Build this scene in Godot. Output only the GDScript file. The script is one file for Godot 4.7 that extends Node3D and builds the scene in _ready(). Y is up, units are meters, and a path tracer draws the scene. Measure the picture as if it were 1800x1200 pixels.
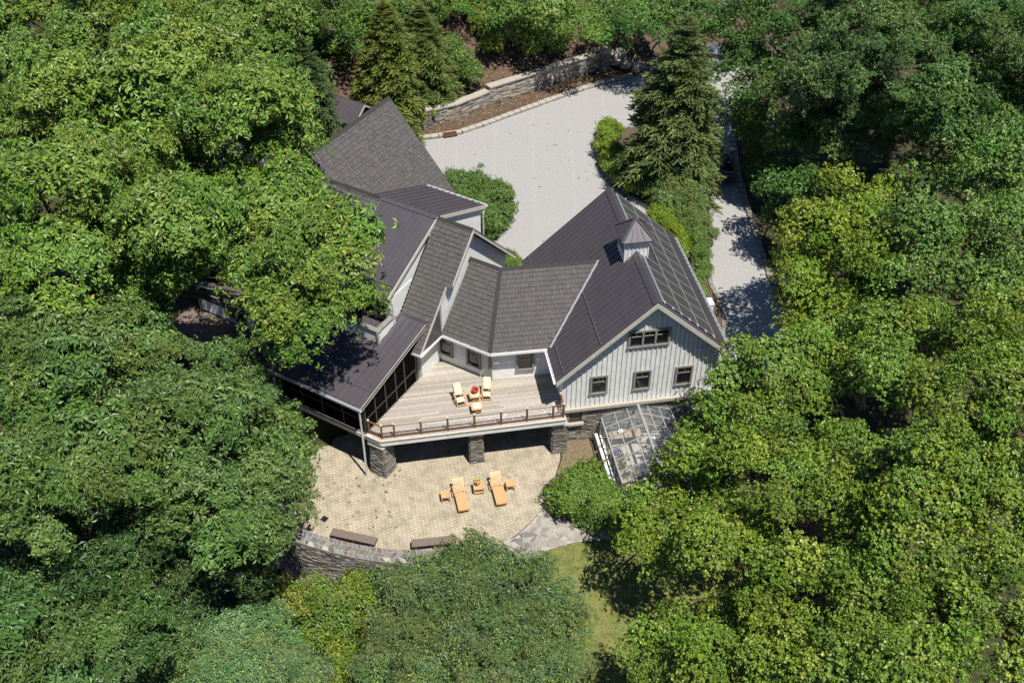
extends Node3D
# Aerial view of a grey mountain house with metal and shingle roofs, a deck, a paver patio and woods all round. y = 0 is the deck floor.
const FOCAL := 1867.0   # pixels of the 1800 x 1200 photograph
const PITCH := 41.0
const REACH := 63.0
var eye := Vector3(0, REACH * sin(deg_to_rad(PITCH)), REACH * cos(deg_to_rad(PITCH)))
var M := {}
var taken := {}
var rng := RandomNumberGenerator.new()
const HOUSE_TURN := -30.5
const GARAGE_TURN := 9.5
const GARAGE_AT := Vector3(7.4, 0, 4.444)

# a pixel of the photograph gives a direction; the height gives the distance
func at(px: float, py: float, h: float) -> Vector3:
	var t := deg_to_rad(PITCH)
	var d := Vector3(px - 900.0, -sin(t) * FOCAL + (600.0 - py) * cos(t), -cos(t) * FOCAL - (600.0 - py) * sin(t))
	return eye + d * ((h - eye.y) / d.y)
func rf(a: float, b: float) -> float: return rng.randf_range(a, b)
func lin(r: float, g: float, b: float) -> Color: return Color(r, g, b).linear_to_srgb()

# ---------- naming ----------
func numbered(called: String, under: Node) -> String:
	var key := str(under.get_instance_id()) + called
	var k: int = taken.get(key, 0)
	taken[key] = k + 1
	return called if k == 0 else "%s_%03d" % [called, k]
func tag(o: Node, label: String, category: String, group := "", kind := "") -> Node:
	if label != "": o.set_meta("label", label)
	if category != "": o.set_meta("category", category)
	if group != "": o.set_meta("group", group)
	if kind != "": o.set_meta("kind", kind)
	return o
func thing(called: String, label: String, category: String, where := Vector3.ZERO, turn := 0.0, group := "") -> Node3D:
	var o := Node3D.new()
	o.name = numbered(called, self)
	add_child(o)
	o.position = where
	o.rotation_degrees.y = turn
	tag(o, label, category, group)
	return o
func part(called: String, parent: Node) -> Node3D:
	var o := Node3D.new()
	o.name = numbered(called, parent)
	parent.add_child(o)
	return o
func again(src: Node3D, where: Vector3, turn: float, label: String) -> Node3D:
	var o: Node3D = src.duplicate()
	o.name = numbered(src.name, self)
	add_child(o)
	o.position = where
	o.rotation_degrees.y = turn
	o.scale = src.scale
	if label != "": o.set_meta("label", label)
	return o
func st() -> SurfaceTool:
	var s := SurfaceTool.new()
	s.begin(Mesh.PRIMITIVE_TRIANGLES)
	return s
func show_mesh(called: String, mesh: Mesh, mat: Material, parent: Node = self) -> MeshInstance3D:
	var o := MeshInstance3D.new()
	o.name = numbered(called, parent)
	o.mesh = mesh
	if mat: o.material_override = mat
	parent.add_child(o)
	return o
func put(called: String, s: SurfaceTool, mat: Material, parent: Node = self) -> MeshInstance3D:
	return show_mesh(called, s.commit(), mat, parent)
func stuff(o: Node) -> Node:
	o.set_meta("kind", "stuff")
	return o
func setting(o: Node) -> Node:
	o.set_meta("kind", "structure")
	return o

# ---------- geometry ----------
func fc(s: SurfaceTool, p: Array, out: Vector3, col := Color.WHITE) -> void:
	var n: Vector3 = (p[1] - p[0]).cross(p[2] - p[0])
	if n.length_squared() < 1e-14 and p.size() > 3: n = (p[2] - p[0]).cross(p[3] - p[0])
	n = n.normalized()
	var q := p
	if n.dot(out) > 0.0:
		q = p.duplicate()
		q.reverse()
	else: n = -n
	for i in range(1, q.size() - 1):
		for v in [q[0], q[i], q[i + 1]]:
			s.set_normal(n)
			s.set_color(col)
			s.add_vertex(v)
func prism(s: SurfaceTool, p: Array, ext: Vector3, col := Color.WHITE) -> void:
	var c := Vector3.ZERO
	for v in p: c += v
	c = c / p.size() + ext * 0.5
	var q := []
	for v in p: q.append(v + ext)
	fc(s, p, -ext, col)
	fc(s, q, ext, col)
	for i in p.size():
		var j := (i + 1) % p.size()
		var m: Vector3 = (p[i] + p[j]) * 0.5 + ext * 0.5 - c
		fc(s, [p[i], p[j], q[j], q[i]], m, col)
func box(s: SurfaceTool, c: Vector3, z: Vector3, b := Basis.IDENTITY, col := Color.WHITE) -> void:
	var x := b.x * z.x * 0.5
	var y := b.y * z.y * 0.5
	var w := b.z * z.z * 0.5
	prism(s, [c - x - y - w, c + x - y - w, c + x - y + w, c - x - y + w], y * 2.0, col)
func beam(s: SurfaceTool, a: Vector3, b: Vector3, w: float, h: float, up := Vector3.UP, col := Color.WHITE) -> void:
	var d := (b - a).normalized()
	var side := d.cross(up).normalized()
	if side.length() < 0.5: side = d.cross(Vector3.RIGHT).normalized()
	var u := side.cross(d).normalized()
	box(s, (a + b) * 0.5, Vector3((b - a).length(), h, w), Basis(d, u, side), col)
func tube(s: SurfaceTool, a: Vector3, b: Vector3, ra: float, rb: float, n := 8, col := Color.WHITE, caps := true) -> void:
	var d := (b - a).normalized()
	var x := d.cross(Vector3.UP if absf(d.y) < 0.9 else Vector3.RIGHT).normalized()
	var y := d.cross(x)
	var ring := []
	for i in n + 1:
		var t := TAU * i / n
		ring.append(x * cos(t) + y * sin(t))
	for i in n:
		var p := [[a + ring[i] * ra, ring[i]], [a + ring[i + 1] * ra, ring[i + 1]], [b + ring[i + 1] * rb, ring[i + 1]], [b + ring[i] * rb, ring[i]]]
		var f: Vector3 = (p[1][0] - p[0][0]).cross(p[2][0] - p[0][0])
		var order := [0, 2, 1, 0, 3, 2] if f.dot(ring[i]) > 0 else [0, 1, 2, 0, 2, 3]
		for k in order:
			s.set_normal(p[k][1])
			s.set_color(col)
			s.add_vertex(p[k][0])
	if caps:
		var ca := []
		var cb := []
		for i in n:
			ca.append(a + ring[i] * ra)
			cb.append(b + ring[i] * rb)
		if ra > 0.004: fc(s, ca, -d, col)
		if rb > 0.004: fc(s, cb, d, col)
# a round body: rings of [radius, height] about the y axis at c
func lathe(s: SurfaceTool, c: Vector3, rings: Array, n := 16, col := Color.WHITE) -> void:
	for k in rings.size() - 1:
		var a: Array = rings[k]
		var b: Array = rings[k + 1]
		for i in n:
			var t := TAU * i / n
			var u := TAU * (i + 1) / n
			var d := Vector3(cos((t + u) / 2), 0, sin((t + u) / 2))
			var out: Vector3 = d * (b[1] - a[1]) + Vector3.UP * (a[0] - b[0])
			var p := [c + Vector3(cos(t) * a[0], a[1], sin(t) * a[0]), c + Vector3(cos(u) * a[0], a[1], sin(u) * a[0]), c + Vector3(cos(u) * b[0], b[1], sin(u) * b[0]), c + Vector3(cos(t) * b[0], b[1], sin(t) * b[0])]
			if a[0] < 0.001: p = [p[0], p[2], p[3]]
			elif b[0] < 0.001: p = [p[0], p[1], p[2]]
			fc(s, p, out, col)
# a flat, possibly concave sheet through points of any height
func sheet(s: SurfaceTool, p: Array, col := Color.WHITE) -> void:
	var flat := PackedVector2Array()
	for v in p: flat.append(Vector2(v.x, v.z))
	var t := Geometry2D.triangulate_polygon(flat)
	for i in range(0, t.size(), 3): fc(s, [p[t[i]], p[t[i + 1]], p[t[i + 2]]], Vector3.UP, col)
func inside(p: Vector3, poly: PackedVector2Array) -> bool: return Geometry2D.is_point_in_polygon(Vector2(p.x, p.z), poly)
func flat_of(p: Array) -> PackedVector2Array:
	var f := PackedVector2Array()
	for v in p: f.append(Vector2(v.x, v.z))
	return f
func pol(tab: Array, x: float) -> float:
	# piecewise linear: [[x, y], ...]
	if x <= tab[0][0]: return tab[0][1]
	for i in range(1, tab.size()):
		if x <= tab[i][0]: return lerpf(tab[i - 1][1], tab[i][1], (x - tab[i - 1][0]) / maxf(tab[i][0] - tab[i - 1][0], 1e-6))
	return tab[-1][1]

# ---------- materials ----------
func noise_bytes(seed_: int, freq: float, size: int, octaves := 4, kind := FastNoiseLite.TYPE_SIMPLEX_SMOOTH) -> PackedByteArray:
	var n := FastNoiseLite.new()
	n.seed = seed_
	n.frequency = freq
	n.noise_type = kind
	n.fractal_octaves = octaves
	var im := n.get_seamless_image(size, size)
	im.convert(Image.FORMAT_L8)
	return im.get_data()
# a colour texture that wanders between three tones (linear values)
func blend_tex(size: int, seed_: int, freq: float, tones: Array, fine := 0.0, octaves := 4) -> ImageTexture:
	var a := noise_bytes(seed_, freq, size, octaves)
	var f := noise_bytes(seed_ + 7, 0.35, size, 2)
	var out := PackedByteArray()
	out.resize(size * size * 3)
	var lut := []
	for i in 256:
		var t := clampf((i / 255.0 - 0.2) / 0.6, 0, 1) * (tones.size() - 1)
		var k := mini(int(t), tones.size() - 2)
		lut.append(tones[k].lerp(tones[k + 1], t - k))
	for i in size * size:
		var c: Color = lut[a[i]]
		var g := 1.0 + fine * (f[i] / 127.5 - 1.0)
		c = Color(minf(c.r * g, 1.0), minf(c.g * g, 1.0), minf(c.b * g, 1.0)).linear_to_srgb()
		out[i * 3] = int(c.r * 255)
		out[i * 3 + 1] = int(c.g * 255)
		out[i * 3 + 2] = int(c.b * 255)
	var im := Image.create_from_data(size, size, false, Image.FORMAT_RGB8, out)
	return ImageTexture.create_from_image(im)
func bump_tex(size: int, seed_: int, freq: float, strength: float) -> ImageTexture:
	var im := Image.create_from_data(size, size, false, Image.FORMAT_L8, noise_bytes(seed_, freq, size, 4))
	im.bump_map_to_normal_map(strength)
	return ImageTexture.create_from_image(im)
func mat(called: String, c: Color, rough: float, metal := 0.0, spec := 0.5) -> StandardMaterial3D:
	var m := StandardMaterial3D.new()
	m.resource_name = called
	m.albedo_color = c
	m.roughness = rough
	m.metallic = metal
	m.metallic_specular = spec
	M[called] = m
	return m
func tex(m: StandardMaterial3D, t: Texture2D, scale: Vector3, world := true) -> StandardMaterial3D:
	m.albedo_texture = t
	m.uv1_triplanar = true
	m.uv1_world_triplanar = world
	m.uv1_scale = scale
	return m
func bumps(m: StandardMaterial3D, t: Texture2D, k: float) -> void:
	m.normal_enabled = true
	m.normal_texture = t
	m.normal_scale = k
func tinted(m: StandardMaterial3D) -> StandardMaterial3D:
	m.vertex_color_use_as_albedo = true
	return m
func materials() -> void:
	var grey := blend_tex(256, 11, 0.02, [Color(0.72, 0.72, 0.72), Color(0.9, 0.9, 0.9), Color(1, 1, 1)], 0.1)
	var soft := blend_tex(256, 12, 0.012, [Color(0.86, 0.86, 0.86), Color(0.95, 0.95, 0.95), Color(1, 1, 1)], 0.04)
	var speck := blend_tex(512, 13, 0.09, [Color(0.42, 0.41, 0.4), Color(0.8, 0.79, 0.78), Color(1, 1, 1)], 0.4)
	var nb := bump_tex(256, 14, 0.06, 4.0)
	var streak := blend_tex(256, 15, 0.03, [Color(0.62, 0.6, 0.57), Color(0.88, 0.87, 0.86), Color(1, 1, 1)], 0.18)
	tex(mat("metal_roof", lin(0.112, 0.103, 0.115), 0.4, 0.3), soft, Vector3(0.25, 0.25, 0.25))
	tex(mat("ridge_metal", lin(0.118, 0.108, 0.12), 0.38, 0.3), soft, Vector3(0.3, 0.3, 0.3))
	tinted(tex(mat("shingle", Color.WHITE, 0.92), soft, Vector3(1.2, 1.2, 1.2)))
	tex(mat("roof_base", lin(0.05, 0.048, 0.047), 0.95), grey, Vector3(0.6, 0.6, 0.6))
	tex(mat("siding", lin(0.79, 0.805, 0.785), 0.7), soft, Vector3(0.4, 0.4, 0.4))
	tex(mat("trim", lin(0.56, 0.54, 0.47), 0.6), soft, Vector3(0.5, 0.5, 0.5))
	tex(mat("window_trim", lin(0.27, 0.26, 0.23), 0.6), soft, Vector3(0.5, 0.5, 0.5))
	mat("white_paint", lin(0.78, 0.78, 0.77), 0.45)
	mat("gutter", lin(0.62, 0.66, 0.68), 0.35, 0.3)
	mat("flashing", lin(0.33, 0.33, 0.34), 0.6, 0.2)
	mat("sash", lin(0.035, 0.033, 0.03), 0.5)
	mat("glass_dark", lin(0.012, 0.014, 0.016), 0.04, 0.0, 1.0)
	tinted(tex(mat("stone", Color.WHITE, 0.9), grey, Vector3(1.1, 1.1, 1.1)))
	bumps(M.stone, nb, 0.8)
	tinted(tex(mat("paver", Color.WHITE, 0.88), grey, Vector3(0.22, 0.22, 0.22)))
	tex(mat("paver_joint", lin(0.19, 0.165, 0.12), 0.95), grey, Vector3(0.8, 0.8, 0.8))
	tex(mat("mortar", lin(0.46, 0.43, 0.37), 0.9), grey, Vector3(1.5, 1.5, 1.5))
	tinted(tex(mat("plank", Color.WHITE, 0.85), streak, Vector3(0.45, 3.0, 5.5), false))
	tex(mat("rail_wood", lin(0.2, 0.085, 0.04), 0.6), streak, Vector3(3, 0.8, 3), false)
	tex(mat("bench_wood", lin(0.22, 0.17, 0.145), 0.75), streak, Vector3(0.8, 5, 6), false)
	tex(mat("teak", lin(0.74, 0.46, 0.22), 0.55), streak, Vector3(1.0, 4, 4), false)
	tex(mat("cushion", lin(0.74, 0.66, 0.5), 0.9), soft, Vector3(3, 3, 3), false)
	mat("cable", lin(0.35, 0.35, 0.35), 0.35, 0.9)
	var scr := mat("screen", Color(0.012, 0.012, 0.013, 0.8), 0.8, 0.0, 0.2)
	scr.transparency = BaseMaterial3D.TRANSPARENCY_ALPHA
	mat("screen_frame", lin(0.045, 0.04, 0.037), 0.6)
	var gl := mat("pane_glass", Color(0.78, 0.85, 0.88, 0.1), 0.03, 0.0, 0.9)
	gl.transparency = BaseMaterial3D.TRANSPARENCY_ALPHA
	mat("greenhouse_metal", lin(0.38, 0.38, 0.38), 0.4, 0.3)
	mat("greenhouse_dark", lin(0.05, 0.05, 0.048), 0.45, 0.3)
	mat("solar_cell", lin(0.07, 0.069, 0.066), 0.28, 0.0, 0.5)
	mat("aluminium", lin(0.6, 0.64, 0.68), 0.35, 0.7)
	var gr := tex(mat("gravel", lin(0.46, 0.455, 0.445), 0.95), speck, Vector3(0.35, 0.35, 0.35))
	bumps(gr, nb, 1.0)
	tinted(gr)
	tex(mat("kerb", lin(0.44, 0.41, 0.35), 0.9), grey, Vector3(1.2, 1.2, 1.2))
	tex(mat("edge_rock", lin(0.26, 0.24, 0.21), 0.9), grey, Vector3(1.2, 1.2, 1.2))
	tinted(tex(mat("flag", Color.WHITE, 0.85), grey, Vector3(1.3, 1.3, 1.3)))
	bumps(M.flag, nb, 0.6)
	tex(mat("mulch", lin(0.155, 0.115, 0.082), 0.95), blend_tex(512, 21, 0.07, [Color(0.35, 0.3, 0.28), Color(0.75, 0.7, 0.65), Color(1, 0.95, 0.85)], 0.4), Vector3(0.45, 0.45, 0.45))
	bumps(M.mulch, nb, 1.2)
	tex(mat("forest_floor", lin(0.07, 0.066, 0.04), 1.0), blend_tex(512, 22, 0.02, [Color(0.35, 0.5, 0.25), Color(0.75, 0.68, 0.5), Color(1, 0.85, 0.7)], 0.35), Vector3(0.12, 0.12, 0.12))
	tex(mat("turf", lin(0.19, 0.2, 0.07), 1.0), blend_tex(512, 23, 0.012, [Color(0.5, 0.65, 0.4), Color(0.85, 0.9, 0.7), Color(1, 0.92, 0.85)], 0.3), Vector3(0.2, 0.2, 0.2))
	tinted(mat("blade", Color.WHITE, 0.8))
	tex(mat("bark", lin(0.16, 0.135, 0.11), 0.95), blend_tex(256, 24, 0.04, [Color(0.4, 0.4, 0.4), Color(0.8, 0.8, 0.8), Color(1, 1, 1)], 0.3), Vector3(0.8, 0.25, 0.8))
	var lf := tinted(mat("leaf", Color.WHITE, 0.48, 0.0, 0.5))
	lf.cull_mode = BaseMaterial3D.CULL_DISABLED
	var nd := tinted(mat("needle", Color.WHITE, 0.6, 0.0, 0.4))
	nd.cull_mode = BaseMaterial3D.CULL_DISABLED
	tex(mat("soil", lin(0.23, 0.18, 0.12), 0.95), blend_tex(512, 31, 0.03, [Color(0.5, 0.55, 0.4), Color(0.8, 0.76, 0.7), Color(1, 0.98, 0.95)], 0.35), Vector3(0.35, 0.35, 0.35))
	mat("guard", lin(0.2, 0.2, 0.21), 0.45, 0.3)
	tex(mat("pine", lin(0.5, 0.37, 0.24), 0.7), streak, Vector3(1.0, 4, 4), false)
	mat("copper", lin(0.45, 0.2, 0.08), 0.4, 0.7)
	mat("iron", lin(0.03, 0.03, 0.03), 0.5, 0.5)
	mat("terracotta", lin(0.35, 0.13, 0.06), 0.8)
	mat("red_petal", lin(0.75, 0.035, 0.015), 0.6)
	mat("yellow_petal", lin(0.8, 0.6, 0.03), 0.6)
	mat("pink_petal", lin(0.5, 0.1, 0.35), 0.6)
	mat("white_petal", lin(0.75, 0.75, 0.7), 0.7)
	mat("plastic_white", lin(0.75, 0.76, 0.78), 0.5)
	mat("plastic_purple", lin(0.12, 0.08, 0.3), 0.5)
	mat("teal", lin(0.02, 0.4, 0.3), 0.5)
	mat("car_dark", lin(0.045, 0.05, 0.055), 0.25, 0.4).clearcoat_enabled = true
	mat("car_silver", lin(0.34, 0.39, 0.43), 0.25, 0.5).clearcoat_enabled = true
	mat("tyre", lin(0.02, 0.02, 0.02), 0.9)
	mat("tail_red", lin(0.35, 0.01, 0.01), 0.2)

# ---------- building pieces ----------
func hit(px: float, py: float, p0: Vector3, n: Vector3) -> Vector3:
	var d := (at(px, py, 0.0) - eye)
	return eye + d * ((p0 - eye).dot(n) / d.dot(n))
func up_normal(ex: Vector3, ey: Vector3) -> Vector3:
	var n := ex.cross(ey).normalized()
	return n if n.y > 0 else -n
# standing-seam roof: one panel after the other across x, from lo(x) to hi(x) up the slope
func seam_roof(parent: Node, o: Vector3, ex: Vector3, ey: Vector3, x0: float, x1: float, lo: Array, hi: Array, pan := 0.43) -> Node3D:
	var roof := part("metal_roof", parent)
	var n := up_normal(ex, ey)
	var k := maxi(1, roundi((x1 - x0) / pan))
	var w := (x1 - x0) / k
	for i in k:
		var xa := x0 + w * i
		var xb := xa + w
		var a0 := o + ex * (xa + 0.004) + ey * pol(lo, xa)
		var b0 := o + ex * xb + ey * pol(lo, xb)
		var a1 := o + ex * (xa + 0.004) + ey * pol(hi, xa)
		var b1 := o + ex * xb + ey * pol(hi, xb)
		if pol(hi, xb) - pol(lo, xb) < 0.05 and pol(hi, xa) - pol(lo, xa) < 0.05: continue
		var s := st()
		prism(s, [a0, b0, b1, a1], -n * 0.05)
		if pol(hi, xa) - pol(lo, xa) > 0.1:
			prism(s, [a0, a0 + ex * 0.035, a1 + ex * 0.035, a1], n * 0.05)
		put("roof_panel", s, M.metal_roof, roof)
	return roof
# shingles in courses; lim = [[t up the slope, x from, x to], ...]; the widest `single` of them are parts of their own
func shingle_roof(parent: Node, o: Vector3, ex: Vector3, ey: Vector3, lim: Array, single: int, expo := 0.27, gappy := 0.0) -> Node3D:
	var roof := part("shingle_roof", parent)
	var n := up_normal(ex, ey)
	var left := []
	var right := []
	for l in lim:
		left.append([l[0], l[1]])
		right.append([l[0], l[2]])
	var s := st()
	for i in lim.size() - 1:
		var p: Array = lim[i]
		var q: Array = lim[i + 1]
		prism(s, [o + ex * p[1] + ey * p[0], o + ex * p[2] + ey * p[0], o + ex * q[2] + ey * q[0], o + ex * q[1] + ey * q[0]], -n * 0.1)
	put("roof_deck", s, M.roof_base, roof)
	var all := []
	var top: float = lim[-1][0]
	var t := 0.0
	while t < top - 0.06:
		var te := minf(t + expo + 0.04, top)
		var tm := (t + te) * 0.5
		var x := pol(left, tm)
		var xe := pol(right, tm)
		while x < xe - 0.04:
			var w := rf(0.1, 0.24) if gappy == 0.0 else rf(0.16, 0.34)
			if xe - x - w < 0.12: w = xe - x
			all.append([w, x, t - rf(0.0, 0.03) - (0.05 if rng.randf() < gappy else 0.0), te])
			x += w
		t += expo
	all.sort_custom(func(a, b): return a[0] > b[0])
	var rest := st()
	for i in all.size():
		var a: Array = all[i]
		var lift: float = rf(0.035, 0.065)
		var g := 0.012 if gappy == 0.0 else rf(0.012, 0.035)
		var k := rf(0.88, 1.1)
		var col := Color(0.105 * k, 0.1 * k, 0.097 * k)
		var c0: Vector3 = o + ex * (a[1] + g) + ey * a[2] + n * 0.003
		var c1: Vector3 = o + ex * (a[1] + a[0]) + ey * a[2] + n * 0.003
		var d0: Vector3 = o + ex * (a[1] + g) + ey * a[3] + n * 0.003
		var d1: Vector3 = o + ex * (a[1] + a[0]) + ey * a[3] + n * 0.003
		var m: SurfaceTool = st() if i < single else rest
		var cu0 := c0 + n * lift
		var cu1 := c1 + n * lift
		fc(m, [cu0, cu1, d1 + n * 0.006, d0 + n * 0.006], n, col)
		fc(m, [c0, c1, cu1, cu0], -ey, col)
		fc(m, [c0, cu0, d0 + n * 0.006, d0], -ex, col)
		fc(m, [c1, cu1, d1 + n * 0.006, d1], ex, col)
		if i < single: put("shingle", m, M.shingle, roof)
	if all.size() > single: stuff(put("shingles", rest, M.shingle, roof))
	return roof
func ridge_cap(called: String, parent: Node, a: Vector3, b: Vector3, na: Vector3, nb: Vector3, w: float, m: Material) -> void:
	var s := st()
	var up := (na + nb).normalized()
	var d := (b - a).normalized()
	for n in [na, nb]:
		var dn := d.cross(n).normalized()
		if dn.dot(up) > 0: dn = -dn
		prism(s, [a + up * 0.05, b + up * 0.05, b + up * 0.02 + dn * w, a + up * 0.02 + dn * w], n * 0.035)
	put(called, s, m, parent)
# lapped boards between a and b
func lap_wall(parent: Node, a: Vector3, b: Vector3, y0: float, y1: float, out: Vector3, m: Material, called := "siding") -> void:
	var s := st()
	var y := y0
	var A := Vector3(a.x, 0, a.z)
	var B := Vector3(b.x, 0, b.z)
	while y < y1 - 0.02:
		var e := minf(y + 0.17, y1)
		var p := [A + Vector3.UP * y + out * 0.028, B + Vector3.UP * y + out * 0.028, B + Vector3.UP * e + out * 0.006, A + Vector3.UP * e + out * 0.006]
		fc(s, p, out)
		fc(s, [p[0], p[1], B + Vector3.UP * y, A + Vector3.UP * y], Vector3.DOWN)
		y = e
	prism(s, [A + Vector3.UP * y0, B + Vector3.UP * y0, B + Vector3.UP * y1, A + Vector3.UP * y1], -out * 0.15)
	stuff(put(called, s, m, parent))
# a sash window: c centre on the wall face, r along the wall, out away from it
func window(parent: Node, c: Vector3, r: Vector3, out: Vector3, w: float, h: float, cols := 1, trim := 0.11) -> void:
	var win := part("window", parent)
	var u := Vector3.UP
	var b := Basis(r, u, r.cross(u))
	var f := st()
	var o := out * 0.05
	box(f, c + o + u * (h / 2 + trim / 2), Vector3(w + 2 * trim, trim, 0.1), b)
	box(f, c + o * 1.2 - u * (h / 2 + trim / 2), Vector3(w + 2 * trim + 0.06, trim, 0.14), b)
	for k in [-1, 1]: box(f, c + o + r * k * (w / 2 + trim / 2), Vector3(trim, h, 0.1), b)
	for k in range(1, cols): box(f, c + o + r * (w * (float(k) / cols - 0.5)), Vector3(trim, h, 0.1), b)
	put("frame", f, M.window_trim, win)
	for k in cols:
		var cw := w / cols - (trim if cols > 1 else 0.0) * (1.0 - 1.0 / cols)
		var cc := c + r * (w * ((k + 0.5) / cols - 0.5))
		var s := st()
		for q in [-1, 1]:
			box(s, cc + out * 0.03 + r * q * (cw / 2 - 0.025), Vector3(0.05, h, 0.05), b)
			box(s, cc + out * 0.03 + u * q * (h / 2 - 0.025), Vector3(cw - 0.1, 0.05, 0.05), b)
		put("sash", s, M.sash, win)
		var mu := st()
		box(mu, cc + out * 0.032 + u * h * 0.16, Vector3(cw - 0.1, 0.035, 0.035), b)
		box(mu, cc + out * 0.032 + u * h * 0.32, Vector3(0.02, h * 0.3, 0.03), b)
		put("muntin", mu, M.window_trim, win)
		var g := st()
		box(g, cc + out * 0.012, Vector3(cw - 0.1, h - 0.1, 0.008), b)
		put("pane", g, M.glass_dark, win)
# ledge stones over a face given by its four corners
func stones(s: SurfaceTool, bl: Vector3, br: Vector3, tl: Vector3, tr: Vector3, out: Vector3, h0 := 0.06, h1 := 0.14, l0 := 0.18, l1 := 0.6, bright := 1.0) -> void:
	var H := (tl - bl).length()
	var y := 0.0
	while y < H - 0.02:
		var h := rf(h0, h1)
		if H - y - h < 0.05: h = H - y
		var A0 := bl.lerp(tl, y / H)
		var A1 := bl.lerp(tl, (y + h) / H)
		var B0 := br.lerp(tr, y / H)
		var B1 := br.lerp(tr, (y + h) / H)
		var W := (B0 - A0).length()
		var x := 0.0
		while x < W - 0.03:
			var l := rf(l0, l1)
			if W - x - l < 0.1: l = W - x
			var f0 := (x + 0.006) / W
			var f1 := (x + l - 0.006) / W
			var up := (A1 - A0).normalized() * 0.006
			var k := rf(0.5, 1.45) * bright
			var warm := rf(-0.03, 0.035)
			var col := Color((0.2 + warm) * k, (0.185 + warm * 0.5) * k, (0.165 - warm * 0.3) * k)
			prism(s, [A0.lerp(B0, f0) + up, A0.lerp(B0, f1) + up * rf(0.5, 2.0), A1.lerp(B1, f1) - up, A1.lerp(B1, f0) - up * rf(0.5, 2.0)], out * rf(0.02, 0.085), col)
			x += l
		y += h
func stone_pier(parent: Node, c: Vector3, b: Basis, w0: float, w1: float, d0: float, d1: float, y0: float, y1: float) -> void:
	var pier := part("stone_pier", parent)
	var core := st()
	var q := []
	var t := []
	for k in [[-1, -1], [1, -1], [1, 1], [-1, 1]]:
		q.append(c + b.x * k[0] * w0 / 2 + b.z * k[1] * d0 / 2 + Vector3.UP * y0)
		t.append(c + b.x * k[0] * w1 / 2 + b.z * k[1] * d1 / 2 + Vector3.UP * y1)
	var s := st()
	for i in 4:
		var j := (i + 1) % 4
		var m: Vector3 = (q[i] + q[j]) / 2 - c
		m.y = 0
		fc(core, [q[i], q[j], t[j], t[i]], m)
		stones(s, q[i], q[j], t[i], t[j], m.normalized(), 0.05, 0.11, 0.15, 0.45, 1.15)
	fc(core, t, Vector3.UP)
	put("core", core, M.paver_joint, pier)
	stuff(put("ledge_stones", s, M.stone, pier))
	var cap := st()
	box(cap, c + Vector3.UP * (y1 + 0.06), Vector3(w1 + 0.22, 0.12, d1 + 0.22), b)
	put("capstone", cap, M.mortar, pier)
func gutter(parent: Node, a: Vector3, b: Vector3, out: Vector3, m: Material) -> void:
	var s := st()
	var u := Vector3.UP
	beam(s, a + out * 0.012 - u * 0.07, b + out * 0.012 - u * 0.07, 0.02, 0.14)
	beam(s, a + out * 0.07 - u * 0.135, b + out * 0.07 - u * 0.135, 0.1, 0.015)
	beam(s, a + out * 0.125 - u * 0.07, b + out * 0.125 - u * 0.07, 0.015, 0.13)
	put("gutter", s, m, parent)
func snow_guard(parent: Node, a: Vector3, b: Vector3, n: Vector3) -> void:
	var s := st()
	tube(s, a + n * 0.08, b + n * 0.08, 0.014, 0.014, 6)
	var k := int((b - a).length() / 0.43)
	for i in k + 1: box(s, a.lerp(b, float(i) / maxi(k, 1)) + n * 0.045, Vector3(0.035, 0.09, 0.035))
	put("snow_guard", s, M.guard, parent)

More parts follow.
